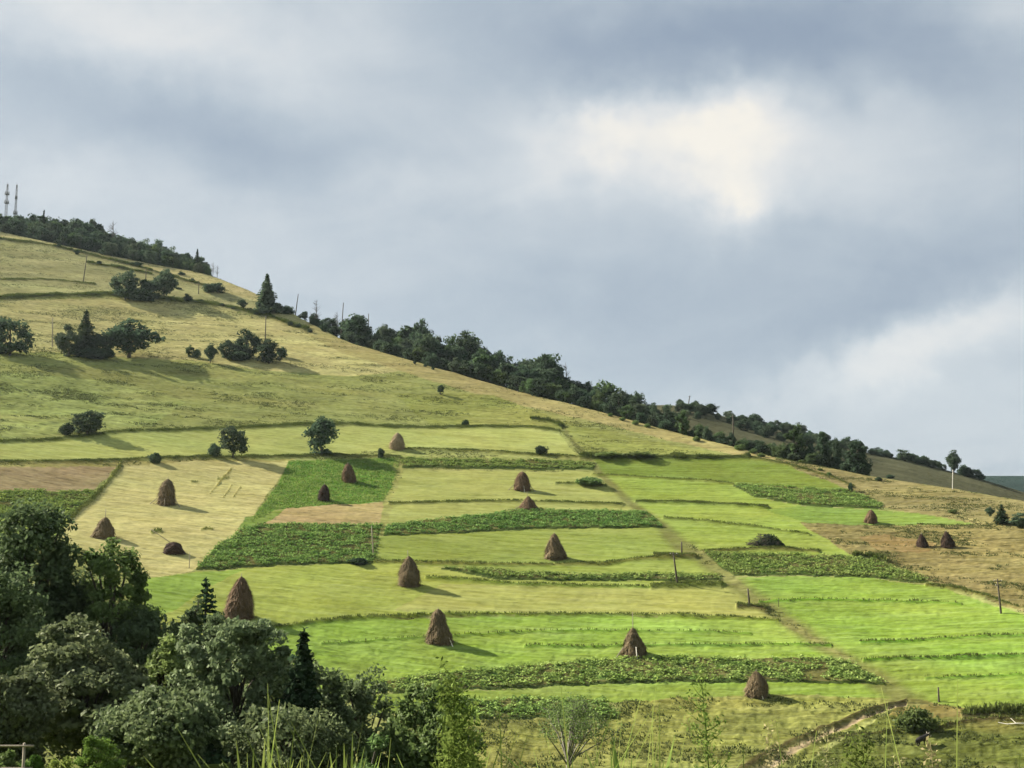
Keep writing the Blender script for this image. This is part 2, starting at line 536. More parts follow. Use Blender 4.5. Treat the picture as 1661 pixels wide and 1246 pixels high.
PEELED = plain_mat('peeled_pole', (0.5, 0.47, 0.4), (0.68, 0.65, 0.56), scale=5.0, stretch=(4, 4, 0.6))
CONCRETE = plain_mat('concrete_pole', (0.38, 0.37, 0.34), (0.55, 0.53, 0.49), scale=3.0)
STEEL = plain_mat('galvanised_steel', (0.10, 0.105, 0.11), (0.18, 0.185, 0.19), scale=1.0, rough=0.8, spec=0.1)
PORCELAIN = plain_mat('insulator_glaze', (0.3, 0.29, 0.27), (0.45, 0.44, 0.42), scale=3.0, rough=0.3, spec=0.5)
COAT = plain_mat('black_coat', (0.006, 0.005, 0.005), (0.02, 0.016, 0.014), scale=3.0, rough=0.6)
HORN = plain_mat('pale_horn', (0.5, 0.46, 0.38), (0.65, 0.6, 0.5), scale=10.0, rough=0.5)

# ------------------------------------------------------------------ the land as one fine sheet
px_cols = np.arange(-170, 1830, 1.8)
az_f = np.arctan2((px_cols - PW / 2) / FPX, CP - SP * (PH / 2 - 800) / FPX)
az_all = np.concatenate([np.linspace(-math.pi, az_f[0], 70)[:-1], az_f, np.linspace(az_f[-1], math.pi, 70)[1:]])
rows = np.concatenate([[0.05, 1.5, 3], np.arange(4, 20, 2), np.arange(20, 118, 3.0), np.arange(118, 195, 0.36), np.arange(195, 290, 0.6),
                       np.arange(290, 470, 1.1), np.arange(470, 760, 2.0), np.arange(760, 1000, 8), np.arange(1000, 2050, 40)])
NA, NR = len(az_all), len(rows)
AZ, RR = np.meshgrid(az_all, rows)
X, Y = RR * np.sin(AZ), RR * np.cos(AZ)
Z, PX, PY, RC, PXC = ground(X, Y, True)
FRONT = (RR < RC + 3) & (PY < 1290) & (np.abs(AZ) < 0.75)
U, Vv = AZ * 400.0, RR
wob = 5.0 * vnoise(U / 9, Vv / 9, 1) + 3.0 * vnoise(U / 2.5, Vv / 2.5, 2)
wobx = 7.0 * vnoise(U / 7, Vv / 7, 3)
QX, QY = PX + wobx, PY + wob * np.clip(1.5 - RR / 500, 0.35, 1.2) * 0.55

# mean brightness each field gets from sun and sky, to estimate its own reflectance
gx = (ground(X + 6, Y) - ground(X - 6, Y)) / 12
gy = (ground(X, Y + 6) - ground(X, Y - 6)) / 12
cosi = (-gx * sdir[0] - gy * sdir[1] + sdir[2]) / np.sqrt(1 + gx * gx + gy * gy)
LMAP = 2 ** EXPO * (4.8 * 0.95 * np.clip(cosi, 0.1, 1) / math.pi) * 0.8 + 0.3
LIGHT = 1.75
COLR = np.zeros(AZ.shape + (3,)) + lin(160, 166, 96) / LIGHT
RGH = np.full(AZ.shape, 0.6)


def inside(poly, qx=None, qy=None):
    qx = QX if qx is None else qx
    qy = QY if qy is None else qy
    p = np.asarray(poly, float)
    m = (qx > p[:, 0].min()) & (qx < p[:, 0].max()) & (qy > p[:, 1].min()) & (qy < p[:, 1].max()) & FRONT
    idx = np.nonzero(m)
    x, y = qx[idx], qy[idx]
    c = np.zeros(len(x), bool)
    j = len(p) - 1
    for i in range(len(p)):
        xi, yi, xj, yj = p[i, 0], p[i, 1], p[j, 0], p[j, 1]
        if yi != yj:
            c ^= ((yi > y) != (yj > y)) & (x < (xj - xi) * (y - yi) / (yj - yi) + xi)
        j = i
    out = np.zeros(AZ.shape, bool)
    out[idx] = c
    return out


def field(poly, srgb, rough=0.3, blend=1.0):
    m = inside(poly)
    COLR[m] = COLR[m] * (1 - blend) + blend * lin(*srgb) * (1 + 0.22 * rough) / float(LMAP[m].mean() if m.any() else LIGHT)
    RGH[m] = rough
    return m


# rough pasture of the hill, field by field
field([(-300, 250), (0, 370), (340, 440), (520, 530), (500, 545), (420, 512), (280, 490), (180, 478), (0, 484), (-300, 484)], (164, 161, 110), 0.55)
field([(-300, 280), (0, 370), (340, 440), (480, 508), (420, 490), (330, 466), (220, 432), (130, 410), (60, 395), (0, 388), (-300, 360)], (184, 174, 120), 0.5)
field([(-300, 487), (0, 487), (180, 484), (300, 492), (430, 515), (520, 540), (620, 572), (700, 597), (560, 610), (430, 600), (300, 583), (0, 568), (-300, 568)], (186, 179, 118), 0.6)
field([(500, 520), (560, 550), (700, 592), (860, 635), (1000, 672), (1150, 712), (1260, 742), (1250, 752), (1120, 722), (980, 690), (850, 658), (700, 618), (560, 575), (490, 540)], (174, 164, 106), 0.5)
field([(-300, 605), (0, 605), (200, 620), (300, 650), (250, 690), (0, 712), (-300, 712)], (153, 163, 94), 0.8)
field([(640, 640), (800, 640), (930, 690), (1080, 720), (1200, 742), (960, 740), (905, 700), (700, 690)], (150, 156, 82), 0.6)
field([(-300, 718), (0, 718), (100, 714), (200, 702), (450, 694), (700, 695), (860, 696), (905, 704), (935, 740), (660, 727), (560, 735), (420, 738), (200, 746), (-300, 752)], (180, 187, 106), 0.2)
field([(-300, 745), (0, 753), (195, 750), (480, 742), (470, 748), (196, 757), (10, 762), (-300, 765)], (172, 165, 98), 0.6)
STUB = field([(196, 757), (320, 748), (470, 746), (402, 850), (312, 925), (230, 938), (90, 870), (150, 812)], (206, 198, 130), 0.3)
field([(-300, 757), (20, 760), (192, 756), (150, 795), (-300, 796)], (174, 155, 114), 0.4)
field([(-300, 838), (112, 838), (90, 870), (-300, 870)], (150, 172, 80), 0.25)
GRN = field([(470, 746), (645, 742), (648, 752), (625, 813), (450, 824), (402, 851), (395, 860), (440, 800)], (104, 150, 54), 0.45)
field([(400, 838), (470, 822), (430, 850), (390, 858)], (132, 155, 72), 0.4)
field([(468, 822), (560, 817), (627, 814), (620, 851), (520, 850), (430, 851)], (192, 172, 118), 0.4)
field([(640, 738), (655, 760), (640, 800), (628, 850), (616, 912), (606, 912), (612, 860), (622, 812), (640, 770)], (170, 172, 98), 0.5)
field([(655, 762), (800, 764), (975, 766), (1020, 814), (1062, 832), (860, 826), (700, 845), (628, 850), (640, 800)], (180, 186, 104), 0.2)
field([(615, 870), (700, 867), (860, 861), (1080, 858), (1170, 938), (950, 932), (710, 920), (600, 913)], (160, 176, 84), 0.2)
field([(220, 938), (312, 926), (600, 912), (720, 922), (800, 930), (950, 944), (1180, 944), (1262, 1005), (900, 997), (560, 1002), (440, 1016), (300, 1030), (200, 1000)], (172, 184, 88), 0.25)
field([(225, 938), (312, 927), (400, 922), (340, 950), (280, 990), (240, 1000)], (148, 175, 76), 0.3)
field([(720, 948), (850, 952), (1040, 957), (1185, 953), (1255, 1000), (900, 995), (640, 990)], (184, 188, 102), 0.2)
field([(430, 1017), (560, 1004), (900, 999), (1262, 1006), (1440, 1112), (1300, 1112), (900, 1112), (600, 1125), (440, 1150)], (153, 183, 76), 0.4)
field([(600, 1128), (900, 1112), (1300, 1111), (1440, 1113), (1480, 1136), (1250, 1128), (1010, 1140), (750, 1142), (600, 1160)], (146, 172, 72), 0.35)
field([(700, 1175), (1000, 1166), (1010, 1138), (1250, 1128), (1475, 1137), (1380, 1180), (1230, 1299), (640, 1299)], (150, 154, 80), 0.75)
field([(960, 745), (1060, 742), (1215, 742), (1290, 760), (1390, 797), (1260, 790), (1185, 786), (980, 772)], (132, 152, 64), 0.35)
field([(980, 772), (1185, 786), (1225, 809), (1300, 822), (1430, 826), (1560, 838), (1595, 852), (1310, 850), (1390, 905), (1140, 897), (1080, 860), (1020, 815)], (162, 182, 82), 0.28)
field([(1300, 822), (1430, 826), (1570, 838), (1600, 852), (1310, 850), (1240, 830)], (144, 170, 78), 0.35)
field([(1300, 850), (1590, 851), (1700, 838), (1980, 860), (1980, 1040), (1700, 1010), (1600, 972), (1510, 945), (1430, 908), (1380, 902)], (150, 141, 88), 0.8)
field([(1395, 872), (1440, 866), (1520, 882), (1505, 896), (1420, 893)], (166, 143, 90), 0.5, 0.8)
field([(1250, 741), (1400, 770), (1661, 811), (1980, 850), (1980, 880), (1661, 842), (1590, 852), (1430, 820), (1385, 797), (1290, 762)], (158, 149, 98), 0.65)
field([(1190, 938), (1280, 937), (1400, 940), (1515, 951), (1661, 998), (1980, 1040), (1980, 1180), (1661, 1155), (1560, 1150), (1480, 1142), (1380, 1070), (1250, 985)], (152, 184, 74), 0.4)
field([(1470, 1137), (1560, 1150), (1661, 1156), (1980, 1180), (1980, 1299), (1210, 1299), (1400, 1180)], (118, 128, 62), 0.85)
field([(1470, 1130), (1560, 1148), (1600, 1160), (1500, 1160), (1440, 1160)], (150, 142, 78), 0.7)

# worn footpath slanting down through the fields
FOOT = [(905, 680, 4), (925, 712, 5), (975, 770, 7), (1020, 815, 9), (1075, 855, 13), (1110, 890, 19), (1150, 912, 21), (1190, 947, 22), (1250, 985, 19), (1330, 1045, 21), (1420, 1100, 28), (1480, 1142, 34)]
FA = np.array(FOOT, float)
fx = np.interp(QY, FA[:, 1], FA[:, 0])
fw = np.interp(QY, FA[:, 1], FA[:, 2])
fm = FRONT & (QY > 680) & (QY < 1142)
fd = np.clip(1.5 - np.abs(PX + 0.5 * wobx - fx) / (fw * 1.0), 0, 1) * fm
fd = fd * (0.85 + 0.35 * vnoise(U / 4, Vv / 4, 8))
COLR = COLR * (1 - fd[..., None]) + fd[..., None] * lin(126, 128, 74) / LIGHT
Z -= 0.12 * fd

# other hills behind, and the near bank
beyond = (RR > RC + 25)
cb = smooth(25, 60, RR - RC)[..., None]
COLR = COLR * (1 - cb) + cb * lin(98, 99, 74) / LIGHT  # hill behind coloured darker, cloud shadow put into its brown
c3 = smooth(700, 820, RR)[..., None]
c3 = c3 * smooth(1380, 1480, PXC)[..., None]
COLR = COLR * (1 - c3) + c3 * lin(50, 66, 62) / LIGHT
near = smooth(128, 118, RR)[..., None]
COLR = COLR * (1 - near) + near * lin(112, 128, 60) / LIGHT

# uneven ground
bump = (0.12 + 0.9 * RGH) * smooth(100, 150, RR) * smooth(1200, 600, RR)
Z += bump * (0.42 * vnoise(U / 8, Vv / 2.6, 11) + 0.30 * vnoise(U / 3.0, Vv / 1.5, 12) + 0.22 * vnoise(U / 1.2, Vv / 0.9, 13))
Z += 0.8 * vnoise(X / 30, Y / 30, 14) * smooth(130, 160, RR) * smooth(1300, 700, RR)
pat = vnoise(U / 18, Vv / 6, 15) + 0.6 * vnoise(U / 6, Vv / 2.5, 16)
COLR *= (1 + (0.10 + 0.42 * RGH) * pat)[..., None]
dry = np.clip(vnoise(U / 25, Vv / 9, 17) * 1.6, 0, 1) * RGH * FRONT
COLR = COLR * (1 - 0.45 * dry[..., None]) + 0.45 * dry[..., None] * lin(184, 172, 104) / LIGHT

# raised unmown verges between the strips
VERGE_MASK = np.zeros(AZ.shape)
LINES = [  # points, half thickness, height in metres, colour
    ([(-300, 722), (0, 716), (100, 712), (160, 706), (200, 700), (300, 697), (450, 692), (560, 690), (700, 693), (860, 694), (908, 701)], 2.1, 0.65, (96, 108, 50)),
    ([(-300, 756), (0, 752), (100, 750), (200, 748), (300, 744), (420, 740), (560, 738), (650, 741)], 2.1, 0.65, (104, 108, 54)),
    ([(650, 727), (760, 731), (880, 739), (960, 744)], 1.8, 0.6, (112, 116, 56)),
    ([(630, 817), (720, 816), (860, 816), (1012, 820)], 1.6, 0.6, (104, 112, 48)),
    ([(1030, 815), (1100, 817), (1170, 821), (1246, 826)], 2.0, 0.7, (92, 112, 44)),
    ([(1075, 842), (1150, 848), (1230, 857), (1315, 870)], 1.4, 0.5, (112, 126, 54)),
    ([(900, 786), (940, 786), (985, 789)], 2.0, 0.6, (84, 98, 42)),
    ([(605, 912), (700, 915), (800, 917), (900, 917), (980, 916), (1040, 908), (1130, 905)], 2.2, 0.5, (128, 130, 60)),
    ([(1060, 903), (1110, 904), (1130, 906)], 3.0, 0.7, (106, 102, 58)),
    ([(690, 938), (780, 944), (850, 950), (1050, 954), (1100, 953), (1178, 950)], 2.2, 0.5, (120, 140, 54)),
    ([(1055, 953), (1110, 951), (1172, 951)], 4.0, 0.6, (104, 116, 52)),
    ([(430, 1018), (500, 1009), (560, 1003), (700, 998), (900, 998), (1100, 1001), (1265, 1006)], 2.2, 0.5, (116, 132, 48)),
    ([(850, 1046), (950, 1049), (1180, 1049), (1350, 1047)], 2.0, 0.4, (112, 150, 46)),
    ([(930, 1023), (1040, 1026), (1220, 1029)], 1.5, 0.35, (118, 152, 48)),
    ([(520, 1042), (640, 1034), (800, 1026), (930, 1023)], 1.5, 0.35, (118, 152, 48)),
    ([(1395, 1044), (1480, 1040), (1560, 1036), (1661, 1032), (1800, 1028)], 2.2, 0.5, (104, 146, 40)),
    ([(1400, 1074), (1480, 1072), (1560, 1070), (1661, 1065), (1800, 1060)], 2.4, 0.6, (96, 136, 38)),
    ([(1500, 1104), (1580, 1101), (1661, 1098), (1800, 1095)], 2.0, 0.45, (106, 146, 42)),
    ([(1230, 976), (1320, 972), (1440, 974), (1560, 980)], 1.8, 0.35, (110, 150, 44)),
    ([(1195, 984), (1215, 985), (1245, 987)], 3.5, 0.7, (92, 82, 52)),
    ([(1140, 897), (1200, 894), (1262, 893), (1330, 897)], 2.2, 0.6, (112, 110, 56)),
    ([(1385, 906), (1410, 907), (1440, 914)], 2.2, 0.8, (78, 98, 44)),
    ([(1500, 950), (1560, 958), (1620, 976), (1700, 1004)], 2.5, 0.7, (100, 104, 50)),
    ([(960, 770), (1060, 776), (1130, 780), (1190, 786)], 1.3, 0.5, (118, 128, 54)),
    ([(1210, 742), (1280, 756), (1330, 770), (1385, 790)], 1.8, 0.7, (112, 112, 58)),
    ([(940, 742), (1000, 744), (1080, 744), (1215, 743)], 3.0, 1.0, (82, 96, 44)),
    ([(-300, 486), (0, 484), (90, 480), (180, 479), (270, 487), (350, 495), (430, 512), (500, 537)], 3.2, 0.9, (112, 112, 62)),
    ([(-300, 360), (0, 388), (60, 395), (130, 410), (220, 432), (340, 468)], 1.6, 0.9, (108, 104, 66)),
    ([(-300, 458), (0, 454), (80, 453), (155, 462)], 1.4, 0.7, (116, 114, 68)),
    ([(140, 427), (190, 434), (245, 445)], 1.6, 0.8, (112, 110, 64)),
    ([(352, 786), (364, 772), (376, 760)], 1.6, 0.25, (160, 150, 80)),
    ([(340, 800), (352, 786), (358, 780)], 1.4, 0.25, (160, 150, 80)),
    ([(378, 806), (386, 794), (392, 786)], 1.6, 0.25, (152, 146, 78)),
    ([(362, 806), (372, 792), (376, 786)], 1.4, 0.25, (156, 148, 80)),
    ([(352, 776), (362, 775), (372, 773)], 1.6, 0.3, (140, 140, 72)),
    ([(325, 862), (335, 860), (345, 861)], 1.6, 0.3, (140, 142, 72)),
    ([(310, 780), (318, 781), (322, 781)], 1.4, 0.3, (140, 142, 72)),
    ([(245, 866), (256, 862), (262, 864)], 2.4, 0.5, (120, 132, 58)),
    ([(110, 842), (150, 808), (170, 786), (196, 756)], 4.5, 0.7, (138, 138, 70)),
    ([(860, 680), (890, 684), (912, 694)], 2.2, 0.8, (92, 108, 50)),
    ([(1560, 1160), (1600, 1158), (1661, 1158), (1800, 1162)], 5.0, 0.9, (84, 78, 48)),
    ([(1500, 1182), (1560, 1170), (1600, 1166), (1680, 1168)], 2.5, 0.6, (78, 72, 44)),
    ([(1280, 1214), (1360, 1196), (1460, 1184)], 2.2, 0.4, (84, 82, 48)),
]
vm_all = np.zeros(AZ.shape)
for pts, hw, hgt, c in LINES:
    p = np.array(pts, float)
    ly = np.interp(PX, p[:, 0], p[:, 1])
    m = FRONT & (PX > p[0, 0]) & (PX < p[-1, 0])
    w = hw * (1 + 0.9 * vnoise(U / 3.5, 0 * U, int(p[0, 0]) + 31))
    d = np.where(m, (PY + 0.4 * wob * 0.3 - ly) / np.maximum(w, 0.6), 9)
    f = np.clip(1.4 - np.abs(d), 0, 1)
    COLR = COLR * (1 - f[..., None]) + f[..., None] * lin(*c) / LIGHT
    Z += 0.55 * hgt * f
    vm_all = np.maximum(vm_all, f * hgt)

CROPS = [
    ([(650, 742), (760, 746), (880, 745), (962, 752), (962, 761), (800, 759), (655, 757)], 'dark green potato strip under the long verge of the upper meadow', 0.8),
    ([(630, 852), (700, 845), (860, 829), (1045, 833), (1076, 857), (860, 860), (700, 866), (625, 868)], 'broad potato strip between the pale mown hay fields in mid slope', 0.85),
    ([(712, 923), (800, 927), (950, 934), (1100, 932), (1172, 936), (1160, 941), (950, 943), (800, 939)], 'narrow ribbon of dark crop running to the leaning pole', 0.9),
    ([(605, 1112), (700, 1091), (860, 1075), (1000, 1069), (1180, 1071), (1310, 1069), (1375, 1075), (1438, 1111), (1300, 1109), (1100, 1107), (900, 1110), (760, 1116), (640, 1126)], 'long leafy potato strip behind the lowest haystack', 0.85),
    ([(750, 1142), (830, 1133), (980, 1136), (1003, 1164), (880, 1167), (760, 1171)], 'small dark crop plot behind the sparse pale-stemmed tree', 0.85),
    ([(1142, 899), (1250, 901), (1310, 903), (1420, 911), (1508, 945), (1380, 938), (1280, 935), (1190, 934)], 'dark potato strip tapering beside the brown rough pasture', 0.9),
    ([(1187, 786), (1260, 790), (1380, 796), (1432, 818), (1425, 824), (1300, 819), (1222, 807)], 'dark green crop wedge below the crest on the right', 0.9),
    ([(-160, 797), (0, 796), (150, 795), (154, 800), (114, 836), (-160, 838)], 'potato plot at the left edge under the bare ploughed patch', 0.8),
    ([(395, 860), (440, 853), (620, 851), (604, 914), (520, 914), (316, 923), (342, 895)], 'large potato field below the tan stubble patch', 0.8),
]
CROP_MASKS = []
for poly, lab, ht in CROPS:
    m = inside(poly)
    CROP_MASKS.append(m)
    # the strip stands on a low terrace, its front bank darkened in colour for shade
    Z[m] += 0.16
    soil = np.clip(0.45 + 1.4 * vnoise(U / 3.0, Vv / 2.0, 61), 0, 0.8)[m][:, None]
    COLR[m] = (lin(98, 128, 58) * (1 - soil) + lin(120, 112, 68) * soil) / LIGHT
    edge = np.zeros_like(m)
    edge[:-1] = m[1:] & ~m[:-1]
    edge[1:] |= edge[:-1].copy() & m[1:]
    COLR[edge] = lin(82, 98, 48) / LIGHT

# dirt track cut into the slope
TRK = np.array([(1470, 1139, 2.2), (1440, 1149, 3), (1400, 1163, 4), (1350, 1184, 5.5), (1310, 1203, 7), (1270, 1226, 9.5), (1230, 1254, 13), (1150, 1310, 18)], float)[::-1]
ty = np.interp(PX, TRK[:, 0], TRK[:, 1])
tw = np.interp(PX, TRK[:, 0], TRK[:, 2])
tm = FRONT & (PX > 1150) & (PX < 1470)
td = np.where(tm, (PY + 0.3 * wob - ty) / tw, 9)
cut = np.clip(1.3 - np.abs(td), 0, 1)
COLR = COLR * (1 - cut[..., None]) + cut[..., None] * lin(178, 158, 124) / LIGHT
Z -= 0.28 * cut
bank = np.exp(-((td + 1.7) / 0.6) ** 2) * tm
COLR = COLR * (1 - 0.85 * bank[..., None]) + 0.85 * bank[..., None] * lin(76, 64, 46) / LIGHT
Z += 0.24 * bank
rut = np.exp(-((td - 2.6) / 0.7) ** 2) * tm * 0.7
Z -= 0.25 * rut

Zg = Z
i, j = np.meshgrid(np.arange(NR - 1), np.arange(NA - 1), indexing='ij')
b0 = i * NA + j
quads = np.stack([b0, b0 + NA, b0 + NA + 1, b0 + 1], -1)
fsel = (cut > 0.35)
ftrack = fsel[:-1, :-1] & fsel[1:, 1:]
fpath = (fd[:-1, :-1] > 0.5) & (fd[1:, 1:] > 0.5)
ALLV = np.stack([X, Y, Zg], -1).reshape(-1, 3)


def land_piece(name, mask):
    q = quads[mask]
    u, inv = np.unique(q.ravel(), return_inverse=True)
    me = mesh_np(name, ALLV[u], inv.reshape(-1, 4), LAND, True)
    a = me.attributes.new('field_colour', 'FLOAT_COLOR', 'POINT')
    c = np.concatenate([np.clip(COLR.reshape(-1, 3)[u], 0.004, 0.9), np.ones((len(u), 1))], 1).astype(np.float32)
    a.data.foreach_set('color', c.ravel())
    b = me.attributes.new('roughness_of_sward', 'FLOAT', 'POINT')
    b.data.foreach_set('value', RGH.ravel()[u].astype(np.float32))
    o = obj(name, me)
    o['kind'] = 'structure'
    return o


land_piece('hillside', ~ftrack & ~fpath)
land_piece('dirt_track', ftrack)
land_piece('footpath', fpath & ~ftrack)

# area of every cell, for scattering plants evenly over the real ground
AREA = np.zeros(AZ.shape)
AREA[:-1, :-1] = (RR[1:, :-1] - RR[:-1, :-1]) * (AZ[:-1, 1:] - AZ[:-1, :-1]) * RR[:-1, :-1]


def scatter(weight, density=None, count=None, g=rng):
    w = (AREA * weight).ravel()
    tot = w.sum()
    n = int(count if count is not None else tot * density)
    if tot <= 0 or n <= 0:
        return np.zeros((0, 3))
    k = g.choice(len(w), n, p=w / tot)
    a, b = k // NA, k % NA
    a, b = np.minimum(a, NR - 2), np.minimum(b, NA - 2)
    s, t = g.random(n), g.random(n)
    az = AZ[a, b] * (1 - t) + AZ[a, b + 1] * t
    r = RR[a, b] * (1 - s) + RR[a + 1, b] * s
    z = (Zg[a, b] * (1 - t) + Zg[a, b + 1] * t) * (1 - s) + (Zg[a + 1, b] * (1 - t) + Zg[a + 1, b + 1] * t) * s
    return np.stack([r * np.sin(az), r * np.cos(az), z], 1)


def gz(x, y):
    """height of the finished sheet"""
    r, az = math.hypot(x, y), math.atan2(x, y)
    a = int(np.clip(np.searchsorted(rows, r) - 1, 0, NR - 2))
    b = int(np.clip(np.searchsorted(az_all, az) - 1, 0, NA - 2))
    s = (r - rows[a]) / (rows[a + 1] - rows[a])
    t = (az - az_all[b]) / (az_all[b + 1] - az_all[b])
    return float((Zg[a, b] * (1 - t) + Zg[a, b + 1] * t) * (1 - s) + (Zg[a + 1, b] * (1 - t) + Zg[a + 1, b + 1] * t) * s)


def spot(px, py, sink=0.1):
    p, r = land_point(px, py)
    p[2] = gz(p[0], p[1]) - sink
    return p, r


# ------------------------------------------------------------------ crops, verges, rough grass
crop_all = np.zeros(AZ.shape, bool)
for (poly, lab, ht), m in zip(CROPS, CROP_MASKS):
    crop_all |= m
    # rows planted along the slope
    rowm = 0.35 + 0.65 * (np.sin(RR * 2 * math.pi / 1.5 + 1.5 * vnoise(U / 9, Vv / 9, 5)) > -0.2)
    hvar = 1 + 0.5 * vnoise(U / 5, Vv / 3, 21)
    n_area = float((AREA * m).sum())
    holes = np.clip(1.3 - 2.6 * np.clip(vnoise(U / 3.0, Vv / 2.0, 61) + 0.5 * vnoise(U / 9, Vv / 4, 62), 0, 1), 0.12, 1)
    P = scatter(m * rowm * holes, density=min(3.2, 9000 / max(n_area, 1)) * 1.25)
    mb = MB()
    per = 9
    n = len(P)
    c = np.repeat(P, per, 0)
    hh = 0.56 * ht * rng.uniform(0.5, 1.3, n).repeat(per)
    c = c + np.stack([rng.normal(0, 0.24, n * per), rng.normal(0, 0.24, n * per), hh * rng.uniform(0.1, 1.0, n * per)], 1)
    V, Q = leaf_cards(c, 0.36, np.tile([[0, 0, 1.0]], (len(c), 1)), 1.5, 0.7)
    mb.add(V, Q)
    stuff(obj('potato_plants', mb.mesh('potato_plants', CROP)), lab, 'crop')

vis = FRONT & (np.abs(PX - 830) < 960)
P = scatter(vm_all ** 2 * vis, count=42000)
mb = MB()
c = np.repeat(P, 4, 0) + rng.normal(0, 0.16, (len(P) * 4, 3)) * [1, 1, 0.1]
V, Q = blades(c, 0.4, 0.09, 0.8)
mb.add(V, Q)
P = scatter(np.where(vm_all > 0.7, np.clip(vnoise(U / 4, Vv / 4, 51) + 0.15, 0, 1), 0) * vis, count=5000)
c = np.repeat(P, 5, 0) + rng.normal(0, 0.3, (len(P) * 5, 3)) * [1, 1, 0.1]
V, Q = blades(c, 0.95, 0.2, 0.7)
mb.add(V, Q)
stuff(obj('verge_grass', mb.mesh('verge_grass', VERGE)), 'tall uncut grass along the banks between the strips', 'grass')

tw_ = np.clip(vnoise(U / 12, Vv / 4, 41) * 2.2 + 0.05 + 0.7 * vnoise(U / 3, Vv / 2, 42), 0, 1) * np.clip(RGH - 0.45, 0, 1) * vis
P = scatter(tw_, count=30000)
mb = MB()
c = np.repeat(P, 4, 0) + rng.normal(0, 0.2, (len(P) * 4, 3)) * [1.5, 0.8, 0.1]
V, Q = blades(c, 0.3, 0.16, 0.9)
mb.add(V, Q)
stuff(obj('grass_tussocks', mb.mesh('grass_tussocks', TUSS)), 'rough tussocks dotted over the unmown pasture', 'grass')

gm = GRN & ~crop_all
P = scatter(gm.astype(float), count=7000)
mb = MB()
V, Q = blades(np.repeat(P, 3, 0) + rng.normal(0, 0.2, (len(P) * 3, 3)) * [1, 1, 0], 0.3, 0.2, 0.8)
mb.add(V, Q)
stuff(obj('clover_growth', mb.mesh('clover_growth', CROP)), 'lush green regrowth round the two slim haystacks', 'grass')


# ------------------------------------------------------------------ trees
def broadleaf(seed, h, rx, nclump, per, leaf, base=0.22, mat=TREE_DARK, open_=0.0, wid=0.42, bark=BARK, shape=1.0, limbs=12, bias=0.5):
    """tapered trunk with limbs, and a crown of leaf clumps with gaps between; height h, half width rx"""
    g = np.random.default_rng(seed)
    cz, rz = h * (1 + base) / 2, h * (1 - base) / 2
    d = unit(g.normal(size=(nclump, 3)))
    rad = g.uniform(0.35, 1.0, nclump) ** 0.45
    lump = 1 + 0.36 * np.sin(d[:, 0] * 3.1 + seed) * np.cos(d[:, 1] * 2.7 + seed * 2) + 0.14 * np.sin(d[:, 2] * 5 + seed * 3)
    k = rad * lump
    P = d * k[:, None] * [rx * 0.86, rx * 0.86, rz * 0.88]
    zz = P[:, 2] / rz
    taper = np.where(zz > 0, 1 - 0.25 * shape * zz, 1 - 0.35 * zz ** 2)
    P[:, :2] *= taper[:, None]
    P[:, 2] += cz
    if open_ > 0:
        keep = g.random(nclump) > open_ * (1 - rad)
        P = P[keep]
    n = len(P)
    rc = wid * rx * g.uniform(0.55, 1.0, n) * (1 - open_ * 0.5)
    cc = np.repeat(P, per, 0)
    off = g.normal(size=(n * per, 3))
    off = unit(off) * (g.random((n * per, 1)) ** 0.5) * np.repeat(rc, per)[:, None] * [1, 1, 0.75]
    c = cc + off
    outw = unit(off + 0.4 * (cc - [0, 0, cz]) / max(rx, 0.1) + [0, 0, 0.4])
    c[:, 2] = np.maximum(c[:, 2], 0.04 * h)
    V, Q = leaf_cards(c, leaf * np.repeat(g.uniform(0.65, 1.3, n), per), outw, bias, 0.6, g)
    sz = (h - 0.04 * h) / (np.percentile(V[:, 2], 99.7) - 0.04 * h)
    V[:, 2] = 0.04 * h + (V[:, 2] - 0.04 * h) * sz
    sx = rx / np.percentile(np.hypot(V[:, 0], V[:, 1]), 97)
    V[:, :2] *= sx
    P = P * [sx, sx, sz]
    crown = mesh_np('crown', V, Q, mat)
    mb = MB()
    tr = max(0.03 * h, 0.05) * (0.75 if open_ else 1)
    lean = g.normal(0, 0.03 * h, 2)
    tz = np.array([-0.5, 0.0, base * h * 0.6, base * h + 0.12 * h, 0.62 * h, 0.86 * h])
    fx_ = np.clip(tz / h, 0, 1)
    tp = np.stack([lean[0] * fx_, lean[1] * fx_, tz], 1)
    mb.tube(tp, [tr * 1.35, tr * 1.15, tr * 0.95, tr * 0.75, tr * 0.4, tr * 0.12], 7)
    for q in g.choice(n, min(limbs, n), replace=False):
        e = P[q]
        z0 = np.clip(e[2] * g.uniform(0.35, 0.6), base * h * 0.7, 0.7 * h)
        s0 = np.array([lean[0] * z0 / h, lean[1] * z0 / h, z0])
        md = s0 * 0.5 + e * 0.5 + np.array([0, 0, 0.06 * h])
        r0 = tr * 0.45
        mb.tube([s0, s0 * 0.75 + md * 0.25, md, e * 0.6 + md * 0.4, e], [r0, r0 * 0.85, r0 * 0.6, r0 * 0.4, r0 * 0.15], 5)
    return mb.mesh('trunk', bark, True), crown


